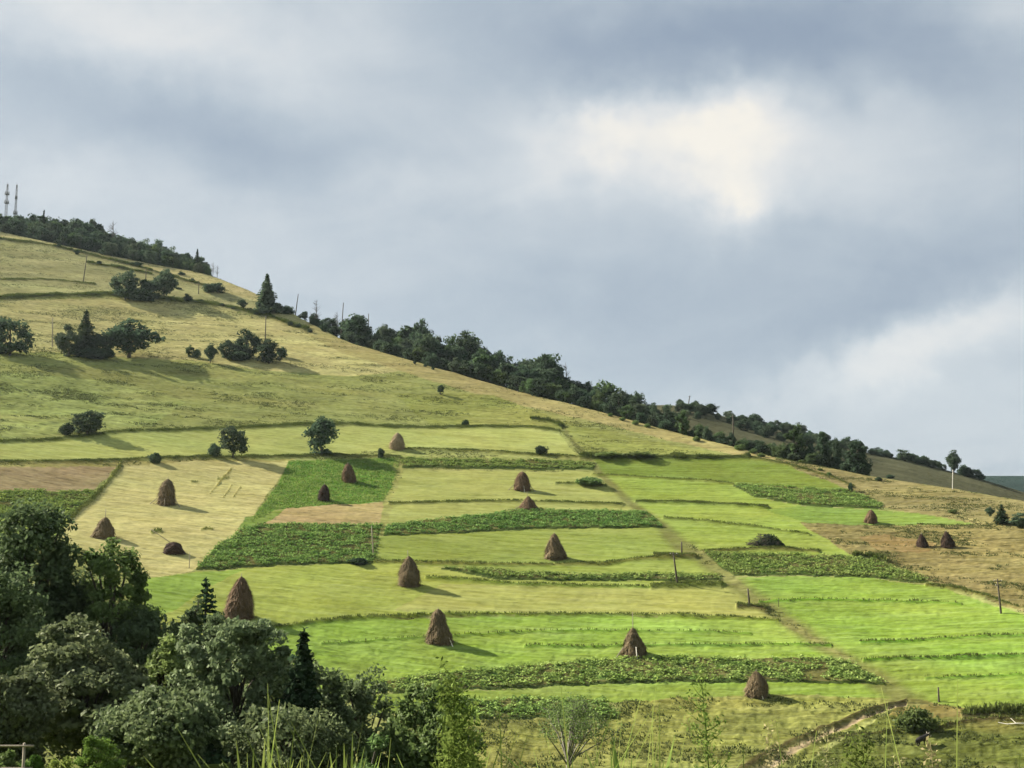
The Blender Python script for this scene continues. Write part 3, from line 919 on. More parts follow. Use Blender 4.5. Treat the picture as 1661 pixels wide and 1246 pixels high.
def spruce(seed, h, rx, levels, leaf, mat=SPRUCE, per=9):
    g = np.random.default_rng(seed)
    mb = MB()
    mb.tube([(0, 0, -0.5), (0, 0, h * 0.5), (0, 0, h * 0.99)], [0.022 * h, 0.013 * h, 0.003 * h], 6)
    C, N = [], []
    for L in range(levels):
        f = (L + 0.5) / levels
        z = h * (0.06 + 0.92 * f)
        Rl = rx * (1 - f) ** 0.85 * g.uniform(0.82, 1.12) + 0.02 * rx
        nb = max(5, int(11 * (1 - f) + 4))
        for b in range(nb):
            a = 2 * math.pi * (b + g.random()) / nb
            ln = Rl * g.uniform(0.7, 1.1)
            k = np.linspace(0.12, 1.0, max(3, int(per * (1 - f) + 3)))
            droop = -0.28 * k ** 1.5 + 0.12 * k ** 4
            pts = np.stack([np.cos(a) * ln * k, np.sin(a) * ln * k, z + droop * ln], 1)
            side = np.array([-math.sin(a), math.cos(a), 0.0])
            wv = (g.random((len(k), 1)) - 0.5) * (0.55 * ln * (1.05 - k))[:, None]
            C.append(pts + side * wv)
            N.append(np.tile([math.cos(a) * 0.35, math.sin(a) * 0.35, 0.9], (len(k), 1)))
            if g.random() < 0.35:
                mb.tube([(0, 0, z), tuple(pts[len(k) // 2]), tuple(pts[-1])], [0.004 * h, 0.003 * h, 0.0015 * h], 4, False)
    C.append(np.stack([g.normal(0, 0.02 * rx, 8), g.normal(0, 0.02 * rx, 8), h * np.linspace(0.93, 1.0, 8)], 1))
    N.append(np.tile([0.7, 0, 0.2], (8, 1)))
    C, N = np.vstack(C), np.vstack(N)
    V, Q = leaf_cards(C, leaf, N, 1.1, 0.62, g)
    return mb.mesh('trunk', BARK, True), mesh_np('crown', V, Q, mat)


def bare_tree(seed, h, mat=DARKWOOD):
    g = np.random.default_rng(seed)
    mb = MB()
    mb.tube([(0, 0, -0.3), (0.02 * h, 0, 0.5 * h), (0, 0.01 * h, h)], [0.02 * h, 0.014 * h, 0.004 * h], 5)
    for _ in range(26):
        z = h * g.uniform(0.25, 0.92)
        a = g.uniform(0, 6.28)
        l = h * 0.28 * (1.1 - z / h) + 0.04 * h
        e = (math.cos(a) * l, math.sin(a) * l, z + l * g.uniform(0.3, 0.9))
        mb.tube([(0, 0, z), (e[0] * 0.5, e[1] * 0.5, z + (e[2] - z) * 0.35), e], [0.007 * h, 0.005 * h, 0.002 * h], 4)
    return mb.mesh('trunk', mat, True)


PROTO = {}


def proto(kind):
    """unit height meshes shared by the distant trees"""
    if not PROTO:
        for k in range(7):
            PROTO['round', k] = broadleaf(100 + k, 10, 4.4, 60, 46, 0.8, base=0.0, mat=TREE_DARK, limbs=9)
        for k in range(4):
            PROTO['green', k] = broadleaf(150 + k, 10, 4.4, 60, 44, 0.8, base=0.0, mat=TREE_MID, limbs=9)
        for k in range(4):
            PROTO['grey', k] = broadleaf(170 + k, 10, 4.2, 60, 44, 0.75, base=0.0, mat=TREE_GREY, limbs=9)
        for k in range(3):
            PROTO['tall', k] = broadleaf(200 + k, 10, 2.3, 50, 40, 0.7, base=0.06, mat=TREE_DARK, shape=1.6, wid=0.5)
        for k in range(2):
            PROTO['talllight', k] = broadleaf(210 + k, 10, 2.2, 50, 40, 0.65, base=0.05, mat=TREE_MID, shape=1.6, wid=0.5)
        for k in range(3):
            PROTO['spruce', k] = spruce(230 + k, 10, 2.7, 17, 0.95)
        PROTO['larch', 0] = spruce(240, 10, 3.0, 16, 1.0, LARCH)
        for k in range(5):
            PROTO['bush', k] = broadleaf(260 + k, 10, 7.0, 50, 40, 1.5, base=0.0, mat=TREE_DARK, limbs=5, wid=0.5)
        for k in range(3):
            PROTO['greenbush', k] = broadleaf(280 + k, 10, 7.0, 50, 40, 1.5, base=0.0, mat=MID_NEAR, limbs=5, wid=0.5)
        for k in range(3):
            PROTO['standard', k] = broadleaf(300 + k, 10, 4.6, 56, 44, 0.9, base=0.2, mat=TREE_DARK, limbs=9)
    ks = [k for k in PROTO if k[0] == kind]
    return PROTO[random.choice(ks)]


def put_tree(kind, p, h, w, label, cat='tree', name='deciduous_tree', group=None):
    """a tree of height h and crown width w standing at p"""
    tm_, cm_ = proto(kind)
    ref = {'round': 8.8, 'green': 8.8, 'grey': 8.4, 'tall': 4.6, 'talllight': 4.4, 'spruce': 5.4, 'larch': 6.0, 'bush': 14.0, 'greenbush': 14.0, 'standard': 9.2}[kind]
    t = thing(name, label, cat, tuple(p), group, random.uniform(0, 6.28), (w / ref, w / ref, h / 10))
    obj('trunk', tm_, t)
    obj('crown', cm_, t)
    return t


def on_hill(kind, px, py, top, wpx, label, cat='tree', name='deciduous_tree', group=None):
    p, r = spot(px, py)
    return put_tree(kind, p, top_h(p, r, top) , wpx * r / FPX * 1.02, label, cat, name, group)


# solitary trees and clumps on the hill
T = on_hill
T('round', 16, 576, 517, 62, 'round dark tree cut by the left edge of the hill pasture')
T('larch', 137, 579, 504, 50, 'pointed conifer rising out of the left hillside clump', 'tree', 'conifer_tree')
T('grey', 112, 580, 530, 46, 'grey-green rounded tree left of the pointed conifer')
T('round', 165, 581, 540, 40, 'low dark tree between the pointed conifer and the broad domed tree')
T('standard', 209, 579, 521, 84, 'broad domed tree with a wide flat skirt in the left hillside clump')
T('green', 307, 578, 560, 14, 'tiny sapling standing left of the row of young trees', 'tree', 'sapling')
T('bush', 319, 580, 567, 14, 'very small bush next to the tiny sapling', 'bush', 'bush')
T('standard', 341, 588, 557, 22, 'small single young tree with a visible stem on the pasture')
T('round', 372, 582, 552, 36, 'low leafy tree on the left of the middle hillside clump')
T('round', 400, 581, 534, 46, 'tallest rounded tree of the middle hillside clump')
T('round', 436, 589, 551, 42, 'dense dark tree right below the thin hillside pole')
T('bush', 458, 580, 563, 18, 'small dark bush at the right end of the middle hillside clump', 'bush', 'bush')
T('round', 203, 486, 441, 44, 'dark tree on the left of the upper pasture clump')
T('tall', 214, 484, 439, 20, 'narrow tree rising inside the upper pasture clump')
T('round', 241, 487, 455, 38, 'low dark tree in the middle of the upper pasture clump')
T('standard', 266, 487, 437, 40, 'leaning tree with a bare stem at the right of the upper pasture clump')
T('bush', 346, 476, 459, 36, 'dark bush patch on the upper slope under the forest edge', 'bush', 'bush')
T('standard', 393, 502, 486, 17, 'small dark two-headed tree alone on the upper slope')
T('bush', 305, 491, 477, 15, 'small bush right of the upper pasture clump', 'bush', 'bush')
T('bush', 222, 431, 425, 18, 'flat dark bush high on the upper pasture bank', 'bush', 'bush')
T('bush', 160, 430, 423, 9, 'tiny bush on the upper left pasture bank', 'bush', 'bush')
T('bush', 95, 402, 396, 7, 'tiny dark bush on the bank under the topmost forest', 'bush', 'bush')
T('bush', 125, 413, 405, 9, 'tiny bush where the thin pole meets the upper bank', 'bush', 'bush')
T('grey', 141, 708, 667, 54, 'rounded bushy tree at the left end of the long verge', 'tree', 'deciduous_tree')
T('bush', 108, 706, 686, 22, 'low grey bush beside the rounded bushy tree', 'bush', 'bush')
T('grey', 378, 742, 692, 44, 'upright grey-green tree on the verge over the yellow stubble field')
T('bush', 347, 743, 719, 20, 'small bush at the foot of the upright grey-green tree', 'bush', 'bush')
T('round', 521, 737, 677, 56, 'oval dark tree above the bright green field')
T('bush', 150, 583, 566, 60, 'low undergrowth at the foot of the left hillside clump', 'bush', 'bush')
T('bush', 385, 585, 570, 44, 'low undergrowth under the middle hillside clump', 'bush', 'bush')
T('bush', 228, 488, 470, 60, 'low undergrowth at the foot of the upper pasture clump', 'bush', 'bush')
T('bush', 253, 753, 735, 22, 'small round dark bush on the edge of the yellow stubble field', 'bush', 'bush')
T('bush', 878, 739, 723, 20, 'square-looking dark bush on the bank above the mown strips', 'bush', 'bush')
T('tall', 715, 641, 624, 11, 'solitary little upright bush on the open pasture', 'bush', 'bush')
T('bush', 617, 742, 727, 12, 'little bush on the bank left of the pale haystack', 'bush', 'bush')
T('bush', 755, 691, 681, 12, 'little bush growing on the long upper verge', 'bush', 'bush')
T('greenbush', 958, 789, 774, 46, 'low spreading bush at the end of the dark grass line', 'bush', 'bush')
T('greenbush', 985, 745, 733, 52, 'dark hedge-like bush left of centre on the contour bank', 'bush', 'bush')
T('greenbush', 1040, 745, 733, 56, 'dark hedge-like bush on the contour bank near the crest', 'bush', 'bush')
T('bush', 584, 917, 905, 34, 'low dark shrub at the lower corner of the large potato field', 'bush', 'bush')
T('greenbush', 1489, 1182, 1148, 56, 'round green bush above the black cow', 'bush', 'bush')
T('bush', 1380, 796, 783, 9, 'tiny dark bush standing in the right-hand crest grass', 'bush', 'bush')
T('bush', 1426, 781, 774, 12, 'small bush on the crest line right of the tree belt', 'bush', 'bush')
T('bush', 1444, 777, 770, 12, 'small bush on the crest just past the last tall tree', 'bush', 'bush')
T('spruce', 1626, 852, 818, 26, 'small pointed conifer near the right edge', 'tree', 'conifer_tree')
T('standard', 1606, 840, 822, 14, 'slim sapling left of the small pointed conifer', 'tree', 'sapling')
T('round', 1655, 858, 832, 28, 'dark rounded tree cut off by the right edge')
T('larch', 432, 508, 446, 46, 'pale pointed conifer against the sky on the upper crest', 'tree', 'conifer_tree')

gr = 'small bushes straggling over the upper pasture'
for (px, py, w, h) in [(325, 492, 10, 6), (360, 498, 9, 6), (378, 503, 8, 6), (415, 512, 9, 7), (470, 530, 10, 9), (484, 533, 9, 8), (503, 540, 8, 6), (430, 512, 20, 14), (448, 506, 22, 14), (466, 510, 22, 14),
                       (508, 527, 12, 10), (526, 538, 14, 12), (290, 470, 9, 4), (295, 447, 12, 6), (312, 458, 10, 6), (690, 595, 6, 6), (673, 590, 5, 5), (702, 600, 6, 5)]:
    T('bush', px, py, py - h, w, 'small dark bush straggling over the upper pasture', 'bush', 'bush', gr)
gr = 'little bushes along the right-hand crest'
for (px, py, w, h) in [(1010, 684, 10, 7), (1030, 690, 12, 8), (1050, 694, 12, 7), (1130, 716, 12, 8), (1222, 736, 14, 8), (1200, 730, 18, 9), (1235, 741, 12, 6), (1300, 752, 10, 6), (1330, 764, 8, 5), (990, 677, 8, 7), (1345, 772, 10, 6), (1545, 832, 14, 6)]:
    T('greenbush', px, py, py - h, w, 'low bush dotted along the grassy right-hand crest', 'bush', 'bush', gr)

# belt of trees behind the crest
OUT = np.array([(480, 505), (500, 494), (540, 510), (566, 515), (580, 516), (600, 532), (625, 526), (650, 533), (668, 528), (684, 522), (700, 540), (720, 554), (738, 550), (755, 538), (775, 552), (800, 567), (820, 566), (840, 580), (865, 578), (885, 577), (905, 595),
                (925, 608), (940, 612), (960, 625), (985, 620), (1020, 624), (1040, 640), (1060, 655), (1085, 653), (1105, 672), (1130, 684), (1170, 690), (1210, 703), (1262, 708), (1300, 712), (1350, 722), (1400, 735)], float)
gA = 'trees of the belt along the crest'
px = 492.0
while px < 1100:
    for row in range(3):
        q = px + random.uniform(-7, 7)
        ex = (4, 16, 34)[row] + random.uniform(-3, 5)
        p, r, C = far_point(q, ex)
        p[2] = gz(p[0], p[1]) - 0.3
        o = float(np.interp(q, OUT[:, 0], OUT[:, 1]))
        top = C - (C - o) * ((0.42, 0.74, 0.98)[row] * random.uniform(0.82, 1.06))
        if q < 560 and row == 2:
            continue
        h = max(2.0, top_h(p, r, top))
        w = h * random.uniform(0.62, 0.95) if row else h * random.uniform(0.9, 1.4)
        kind = random.choice(['round', 'round', 'round', 'green', 'grey', 'tall'] if row else ['bush', 'round', 'bush', 'green', 'grey'])
        lab = ('low tree in front of the belt along the crest', 'dark tree inside the belt along the crest', 'tall tree at the back of the belt along the crest')[row]
        put_tree(kind, p, h, w, lab, 'tree', 'deciduous_tree', gA)
    px += 15 + random.uniform(-2, 3)


def crest_tree(kind, px, extra, top, wpx, label, cat='tree', name='deciduous_tree', group=None):
    p, r, C = far_point(px, extra)
    p[2] = gz(p[0], p[1]) - 0.3
    return put_tree(kind, p, max(1.0, top_h(p, r, top)), wpx * r / FPX, label, cat, name, group)


crest_tree('round', 684, 30, 519, 40, 'highest rounded tree in the left half of the crest belt')
crest_tree('round', 755, 26, 537, 44, 'big dark tree standing proud near the middle of the crest belt')
crest_tree('round', 886, 26, 576, 40, 'big dark tree standing proud at the middle right of the crest belt')
crest_tree('round', 578, 14, 511, 46, 'first large tree at the upper end of the crest belt')
crest_tree('talllight', 1107, 2, 665, 20, 'light green upright tree at the lower end of the crest belt')
crest_tree('talllight', 1291, 4, 687, 30, 'tallest feathery tree of the right-hand crest group')
crest_tree('tall', 1335, 6, 701, 24, 'slim tree with a bare top right of the tallest feathery tree')
crest_tree('tall', 1391, 4, 713, 32, 'pointed dark tree at the right end of the crest group')
crest_tree('round', 1357, 26, 712, 20, 'small dark tree crown showing behind the right-hand crest group')
gB = 'bushes and trees filling the right-hand crest group'
for px in np.arange(1268, 1408, 7.5):
    crest_tree(random.choice(['round', 'green', 'bush', 'grey']), px + random.uniform(-3, 3), random.uniform(3, 12), float(np.interp(px, OUT[:, 0], OUT[:, 1])) + random.uniform(6, 24), random.uniform(20, 32), 'dark leafy tree filling the right-hand crest group', 'tree', 'deciduous_tree', gB)
gC = 'bushes between the crest belt and the right-hand group'
for px in np.arange(1085, 1270, 9.0):
    crest_tree(random.choice(['bush', 'round', 'green', 'bush']), px + random.uniform(-4, 4), random.uniform(4, 26), float(np.interp(px, CREST[:, 0], CREST[:, 1])) - random.uniform(8, 24), random.uniform(16, 26), 'scrubby bush on the crest between the belt and the right-hand group', 'bush', 'bush', gC)
# scrub on the second hill
gD = 'scrub on the brown hill behind'
for q in range(78):
    px = random.uniform(1100, 1405)
    C2 = float(crest_at(np.array([px]), CREST2)[0])
    p = at_r(px, random.uniform(505, 575), C2)
    p[2] = gz(p[0], p[1]) - 0.2
    h = random.uniform(2.2, 5.5)
    put_tree(random.choice(['bush', 'round', 'grey']), p, h, h * random.uniform(0.9, 1.5), 'dark scrub bush on the brown hill behind the crest', 'bush', 'bush', gD)
gE = 'bushes along the far ridge line on the right'
for (px, h) in [(1414, 2.5), (1421, 3), (1430, 3.2), (1437, 2.6), (1444, 2), (1466, 4.5), (1474, 3), (1482, 3.2), (1490, 3), (1497, 3.4), (1505, 3), (1513, 3), (1521, 2.6), (1530, 2.2), (1564, 4.2), (1572, 3.4), (1582, 3.4), (1592, 2.6)]:
    C2 = float(crest_at(np.array([px]), CREST2)[0])
    p = at_r(px, 556 + random.uniform(-3, 6), C2)
    p[2] = gz(p[0], p[1]) - 0.2
    put_tree(random.choice(['bush', 'round']), p, h * 1.2, h * 1.5, 'dark bush on the far right-hand ridge line', 'bush', 'bush', gE)
p = at_r(1547, 552, 765)
p[2] = gz(p[0], p[1]) - 0.2
put_tree('standard', p, 10.5, 7.0, 'single dark tree on the far ridge above the pale post')

# forest at the top left
FT = np.array([(-150, 320), (0, 344), (40, 347), (70, 346), (95, 357), (125, 353), (150, 362), (170, 369), (205, 381), (240, 386), (280, 400), (300, 412), (322, 412), (345, 440)], float)
gF = 'trees of the forest on the hilltop'
px = -60.0
while px < 338:
    for row in range(4):
        q = min(px + random.uniform(-7, 7), 336)
        p, r, C = far_point(q, (4, 18, 36, 60)[row] + random.uniform(-4, 6))
        p[2] = gz(p[0], p[1]) - 0.3
        o = float(np.interp(q, FT[:, 0], FT[:, 1]))
        top = C - (C - o) * (0.5, 0.72, 0.86, 0.98)[row] * random.uniform(0.86, 1.05)
        h = max(2.5, top_h(p, r, top))
        put_tree(random.choice(['round', 'round', 'grey', 'round', 'tall', 'green']), p, h, h * random.uniform(0.6, 0.9) if row else h * 1.0,
                 ('front-row tree of the forest on the hilltop', 'second-row tree of the forest on the hilltop', 'tree deep in the forest on the hilltop', 'back-row tree of the forest on the hilltop')[row], 'tree', 'deciduous_tree', gF)
    px += 15.5 + random.uniform(-2, 2)
crest_tree('spruce', 69, 20, 341, 14, 'small pointed conifer poking above the hilltop forest', 'tree', 'conifer_tree')
crest_tree('spruce', 319, 10, 405, 16, 'pointed conifer at the lower end of the hilltop forest', 'tree', 'conifer_tree')


def bare(px, extra, top, label):
    p, r, C = far_point(px, extra)
    p[2] = gz(p[0], p[1]) - 0.2
    h = top_h(p, r, top)
    t = thing('bare_tree', label, 'tree', tuple(p))
    obj('trunk', bare_tree(int(px), h), t)


bare(345, 8, 424, 'thin leafless tree just right of the hilltop forest')
bare(352, 10, 430, 'small leafless tree right of the taller bare tree by the forest')
bare(546, 20, 505, 'spindly leafless tree between the two crest poles')
bare(918, 34, 588, 'leafless tree rising above the crest belt against the sky')
bare(512, 12, 486, 'twiggy round bare tree on the crest by the first poles')
bare(181, 40, 358, 'dead tree top sticking out of the hilltop forest')

# ------------------------------------------------------------------ haystacks
PROF = {
    'cone': [0.88, 0.97, 1.0, 0.93, 0.76, 0.50, 0.24, 0.05],
    'egg': [0.86, 0.97, 1.0, 0.96, 0.80, 0.55, 0.28, 0.06],
    'tall': [0.95, 1.0, 0.98, 0.92, 0.80, 0.62, 0.42, 0.10],
    'waist': [1.0, 1.0, 0.90, 0.70, 0.58, 0.50, 0.36, 0.10],
    'squat': [0.96, 1.0, 0.97, 0.88, 0.72, 0.54, 0.32, 0.08],
    'tent': [1.0, 0.96, 0.86, 0.72, 0.56, 0.38, 0.20, 0.04],
    'heap': [1.0, 0.98, 0.93, 0.86, 0.76, 0.62, 0.40, 0.06],
}


def haystack(px, py, top, wpx, kind, mat, label, pole=0.0, props=(), lean=(0, 0), pole_lean=(0, 0), seed=1, strands=900):
    g = np.random.default_rng(seed)
    p, r = spot(px, py, 0.05)
    h = top_h(p, r, top)
    R = wpx * r / FPX / 2
    lean = (lean[0] + g.normal(0, 0.03), lean[1] + g.normal(0, 0.03))
    st = thing('haystack', label, 'haystack', tuple(p), 'haystacks on the strip fields')
    nr, ns = 30, 44
    tt = np.linspace(0, 1, nr)
    pr = np.interp(tt, [0, 0.12, 0.28, 0.44, 0.6, 0.76, 0.9, 1.0], PROF[kind])
    a = np.arange(ns) * 2 * math.pi / ns
    A2, T2 = np.meshgrid(a, tt)
    ca, sa = np.cos(A2), np.sin(A2)
    nz = vnoise(ca * 2.2 + 7 + seed, sa * 2.2 + T2 * 5, seed) * 0.34 + vnoise(ca * 6 + seed, sa * 6 + T2 * 14, seed + 1) * 0.16 + vnoise(A2 * 9, T2 * 30, seed + 2) * 0.14
    rad = R * pr[:, None] * (1 + nz)
    Vx = rad * ca + lean[0] * h * T2
    Vy = rad * sa * 0.95 + lean[1] * h * T2
    Vz = T2 * h - 0.25 * (T2 == 0) + vnoise(ca * 3, sa * 3 + seed, seed + 3) * 0.05 * h * T2 * (1 - T2) * 4
    V = np.stack([Vx, Vy, Vz], -1).reshape(-1, 3)
    ii, jj = np.meshgrid(np.arange(nr - 1), np.arange(ns), indexing='ij')
    Q = np.stack([ii * ns + jj, ii * ns + (jj + 1) % ns, (ii + 1) * ns + (jj + 1) % ns, (ii + 1) * ns + jj], -1).reshape(-1, 4)
    mb = MB()
    mb.add(V, Q)
    # loose strands hanging over the surface
    strands = int(strands * 2.2)
    k = g.integers(0, nr * ns - ns, strands)
    b = V[k]
    ax = np.stack([lean[0] * b[:, 2], lean[1] * b[:, 2], b[:, 2]], 1)
    outw = unit((b - ax) * [1, 1, 0] + 1e-6)
    sd = np.stack([-outw[:, 1], outw[:, 0], 0 * outw[:, 0]], 1)
    L = g.uniform(0.25, 0.85, (strands, 1)) * h / 5
    wv = sd * g.uniform(0.03, 0.10, (strands, 1)) * h / 5
    d = unit(outw * g.uniform(0.35, 1.5, (strands, 1)) + sd * g.normal(0, 0.5, (strands, 1)) + np.array([[0, 0, -1.0]]))
    b = b + outw * 0.02 + g.normal(0, 0.05, (strands, 3))
    SV = np.stack([b - wv, b + wv, b + d * L + wv * 0.4, b + d * L - wv * 0.4], 1).reshape(-1, 3)
    mb.add(SV, np.arange(strands * 4).reshape(-1, 4))
    # loose hay round the foot
    m = 300
    a3 = g.uniform(0, 6.28, m)
    rr = R * pr[0] * (0.85 + 0.7 * g.random(m) ** 2)
    c = np.stack([np.cos(a3) * rr, np.sin(a3) * rr, g.uniform(0.0, 0.2, m)], 1)
    V2, Q2 = leaf_cards(c, 0.35 * h / 5, np.tile([[0, 0, 1.0]], (m, 1)), 1.5, 0.25, g)
    mb.add(V2, Q2)
    obj('hay_heap', mb.mesh('hay_heap', mat, True), st)
    if pole:
        pm = MB()
        z0 = h * 0.3
        e = np.array([lean[0] * h + pole_lean[0], lean[1] * h + pole_lean[1], h + pole * r / FPX])
        s0 = np.array([lean[0] * z0, lean[1] * z0, z0])
        if kind == 'heap':
            s0 = np.array([0, 0, h * 0.7])
        pm.tube([s0, s0 * 0.5 + e * 0.5, e], [0.075, 0.065, 0.045], 7)
        obj('centre_pole', pm.mesh('centre_pole', WOOD, True), st)
    for (sx, foot, up, mt) in props:
        # sticks leaning on the outside, in units of the half width and height
        pm = MB()
        zf = gz(p[0] + sx[0] * R * foot, p[1] + sx[1] * R * foot) - p[2]
        f0 = np.array([sx[0] * R * foot, sx[1] * R * foot, zf - 0.08])
        f1 = np.array([sx[0] * R * 1.04, sx[1] * R * 1.04, 0]) * (1.0 - 0.15 * up) + np.array([0, 0, up * h])
        pm.tube([f0, (f0 + f1) / 2 + [0, 0, 0.02], f1], [0.085, 0.08, 0.06], 7)
        obj('prop_stick', pm.mesh('prop_stick', mt, True), st)
    return st


S = haystack
S(387, 999, 935, 40, 'cone', HAYRED, 'tall reddish cone haystack right behind the dark foreground trees', pole=5, seed=3, strands=1500)
S(664, 952, 902, 34, 'cone', HAY, 'haystack with a short pole tip at the left end of the narrow crop ribbon', pole=9, seed=5, pole_lean=(-0.25, 0), strands=1300)
S(713, 1039, 988, 38, 'waist', HAY, 'bottle-necked haystack with a stick propped on its right side', pole=3, props=[((0.8, -0.6), 1.45, 0.16, PEELED)], seed=8, strands=1300)
S(1028, 1062, 1018, 38, 'tent', HAY, 'pointed haystack with a white stick in front and thin pole tip above', pole=24, props=[((0.1, -1.0), 1.35, 0.32, PEELED), ((-0.9, -0.45), 1.7, 0.3, WOOD)], seed=9, strands=1300)
S(1228, 1131, 1089, 33, 'egg', HAY, 'egg-shaped haystack, the lowest one, in front of the long potato strip', pole=3, props=[((0.25, -0.95), 1.3, 0.12, PEELED)], seed=12, strands=1300)
S(901, 907, 865, 34, 'tent', HAY, 'haystack with a broad foot in the middle of the mown field', pole=2, seed=15, strands=1100)
S(846, 797, 765, 24, 'tall', HAYRED, 'tall haystack behind the squat pointed one on the mown field', pole=2, props=[((0.3, -0.95), 1.35, 0.22, PEELED), ((0.95, -0.3), 2.0, 0.3, WOOD), ((-0.95, -0.3), 1.9, 0.3, WOOD)], seed=17)
S(857, 827, 805, 27, 'tent', HAYRED, 'squat pointed haystack standing on the thin dark verge line', pole=8, pole_lean=(-0.3, 0), props=[((-0.95, -0.3), 1.7, 0.2, WOOD)], seed=19)
S(270, 817, 777, 27, 'tall', HAY, 'tallest haystack on the yellow stubble field with a stick before it', pole=4, props=[((0.1, -1.0), 1.3, 0.24, WOOD), ((-0.95, -0.4), 1.8, 0.25, WOOD), ((0.95, -0.4), 1.9, 0.25, WOOD)], seed=21)
S(169, 871, 839, 30, 'squat', HAY, 'rounded haystack with a bare pole on top at the left of the stubble field', pole=13, props=[((-0.95, -0.4), 1.35, 0.15, WOOD)], seed=23)
S(282, 898, 879, 32, 'heap', HAYDARK, 'collapsed dark hay heap with a slanting pole on the stubble field', pole=20, pole_lean=(-4.6, 0.4), lean=(-0.08, 0), seed=25)
S(525, 812, 786, 17, 'tall', HAYDARK, 'small slim dark haystack, the lower of two on the bright green field', pole=2, seed=27)
S(567, 781, 752, 19, 'tall', HAYRED, 'slim leaning haystack, the upper of two on the bright green field', pole=2, lean=(-0.1, 0), seed=29)
S(645, 727, 702, 23, 'squat', HAYPALE, 'pale straw-coloured haystack on the uppermost mown strip', pole=1, seed=31)
S(1413, 847, 827, 18, 'squat', HAYRED, 'small rounded haystack alone on the green field at right', pole=1, seed=33)
S(1496, 886, 866, 17, 'tent', HAYDARK, 'small dark haystack, left one of the pair on the brown pasture', pole=2, seed=35)
S(1538, 888, 862, 21, 'tent', HAYDARK, 'dark leaning haystack, right one of the pair on the brown pasture', pole=2, lean=(-0.12, 0), seed=37)


def brush_pile(px, py, wpx, hpx, label):
    g = np.random.default_rng(77)
    p, r = spot(px, py, 0.05)
    R, h = wpx * r / FPX / 2, hpx * r / FPX
    t = thing('brush_pile', label, 'brush pile', tuple(p))
    mb = MB()
    for q in range(150):
        a = g.uniform(0, 6.28)
        u = g.random() ** 0.6
        c = np.array([math.cos(a) * R * u, math.sin(a) * R * u * 0.5, h * (1 - u * u) * g.uniform(0.2, 0.9)])
        d = unit(np.array([g.normal(), g.normal() * 0.6, g.normal() * 0.35])) * g.uniform(0.5, 1.3)
        mb.tube([c - d, c + d * 0.1 + [0, 0, 0.08], c + d], [0.05, 0.045, 0.02], 4)
    obj('branches', mb.mesh('branches', BARK, True), t)
    n = 2200
    a = g.uniform(0, 6.28, n)
    u = g.random(n) ** 0.55
    c = np.stack([np.cos(a) * R * u * 0.85 + 0.25 * R, np.sin(a) * R * u * 0.5, h * 0.85 * (1 - u * u) * g.random(n) + 0.1], 1)
    V, Q = leaf_cards(c, 0.38, None, 0, 0.6, g)
    obj('leaves', mesh_np('leaves', V, Q, TREE_DARK), t)


brush_pile(1241, 888, 56, 21, 'low heap of brown brushwood overgrown with dark leaves in the green field')


# ------------------------------------------------------------------ poles, posts, masts
def pole(px, py, top, label, mat=DARKWOOD, width=0.13, leanpx=0, bars=0, cat='pole', name='utility_pole', pt=None, group=None):
    if pt is None:
        p, r = spot(px, py, 0.0)
    else:
        p, r = pt
    h = top_h(p, r, top)
    lx = leanpx * r / FPX
    t = thing(name, label, cat, tuple(p), group)
    mb = MB()
    mb.tube([(0, 0, -0.4), (lx * 0.5, 0, h * 0.5), (lx, 0, h)], [width * 1.25, width, width * 0.75], 8)
    obj('post', mb.mesh('post', mat, True), t)
    for q in range(bars):
        z = h * (0.94 - 0.14 * q)
        xo = lx * z / h
        cb = MB()
        cb.box((xo, -width, z), (0.75 - 0.2 * q, 0.05, 0.06))
        o = obj('crossarm', cb.mesh('crossarm', mat), t)
        for sx in (-0.62, 0.62):
            im = MB()
            s_ = sx * (1 - 0.27 * q)
            im.tube([(xo + s_, -width, z + 0.05), (xo + s_, -width, z + 0.12), (xo + s_, -width, z + 0.22)], [0.04, 0.07, 0.045], 8)
            obj('insulator', im.mesh('insulator', PORCELAIN, True), o)
    return t


pole(1099, 951, 896, 'tall leaning dark pole with a crossarm at the end of the crop ribbon', leanpx=-6, bars=1, width=0.17)
pole(1106, 901, 879, 'short dark post behind the tall leaning pole by the footpath', width=0.16, cat='post', name='wooden_post')
pole(1216, 986, 955, 'dark post on a small earth bank beside the footpath', width=0.17, leanpx=-2, cat='post', name='wooden_post')
pole(1263, 984, 970, 'thin stake on the earth bank right of the footpath', width=0.05, cat='post', name='wooden_stake')
pole(1624, 996, 939, 'pole with two short crossarms near the right edge below the brown pasture', leanpx=-3, bars=2, width=0.16)
pole(1523, 1138, 1115, 'short black post at the foot of the bright green field', width=0.13, cat='post', name='wooden_post')
pole(606, 906, 853, 'thin weathered pole at the corner of the large potato field', leanpx=-4, mat=WOOD, width=0.12)
pole(307, 920, 896, 'thin stick at the lower corner of the stubble field', mat=WOOD, width=0.07, cat='post', name='wooden_stake')
pole(135, 457, 413, 'leaning pole on the upper left pasture', leanpx=4, width=0.2)
pole(85, 562, 515, 'slender pale pole left of the hillside clump', leanpx=-2, mat=WOOD, width=0.18)
pole(430, 560, 511, 'straight pole rising behind the middle hillside clump', width=0.2)
pole(236, 463, 436, 'short pole hidden between the trees of the upper pasture clump', width=0.2)
pole(322, 478, 455, 'short pole left of the dark bush patch on the upper slope', width=0.18)


def ridge_pole(px, extra, top, label, **kw):
    p, r, C = far_point(px, extra)
    p[2] = gz(p[0], p[1])
    pole(px, 0, top, label, pt=(p, r), **kw)


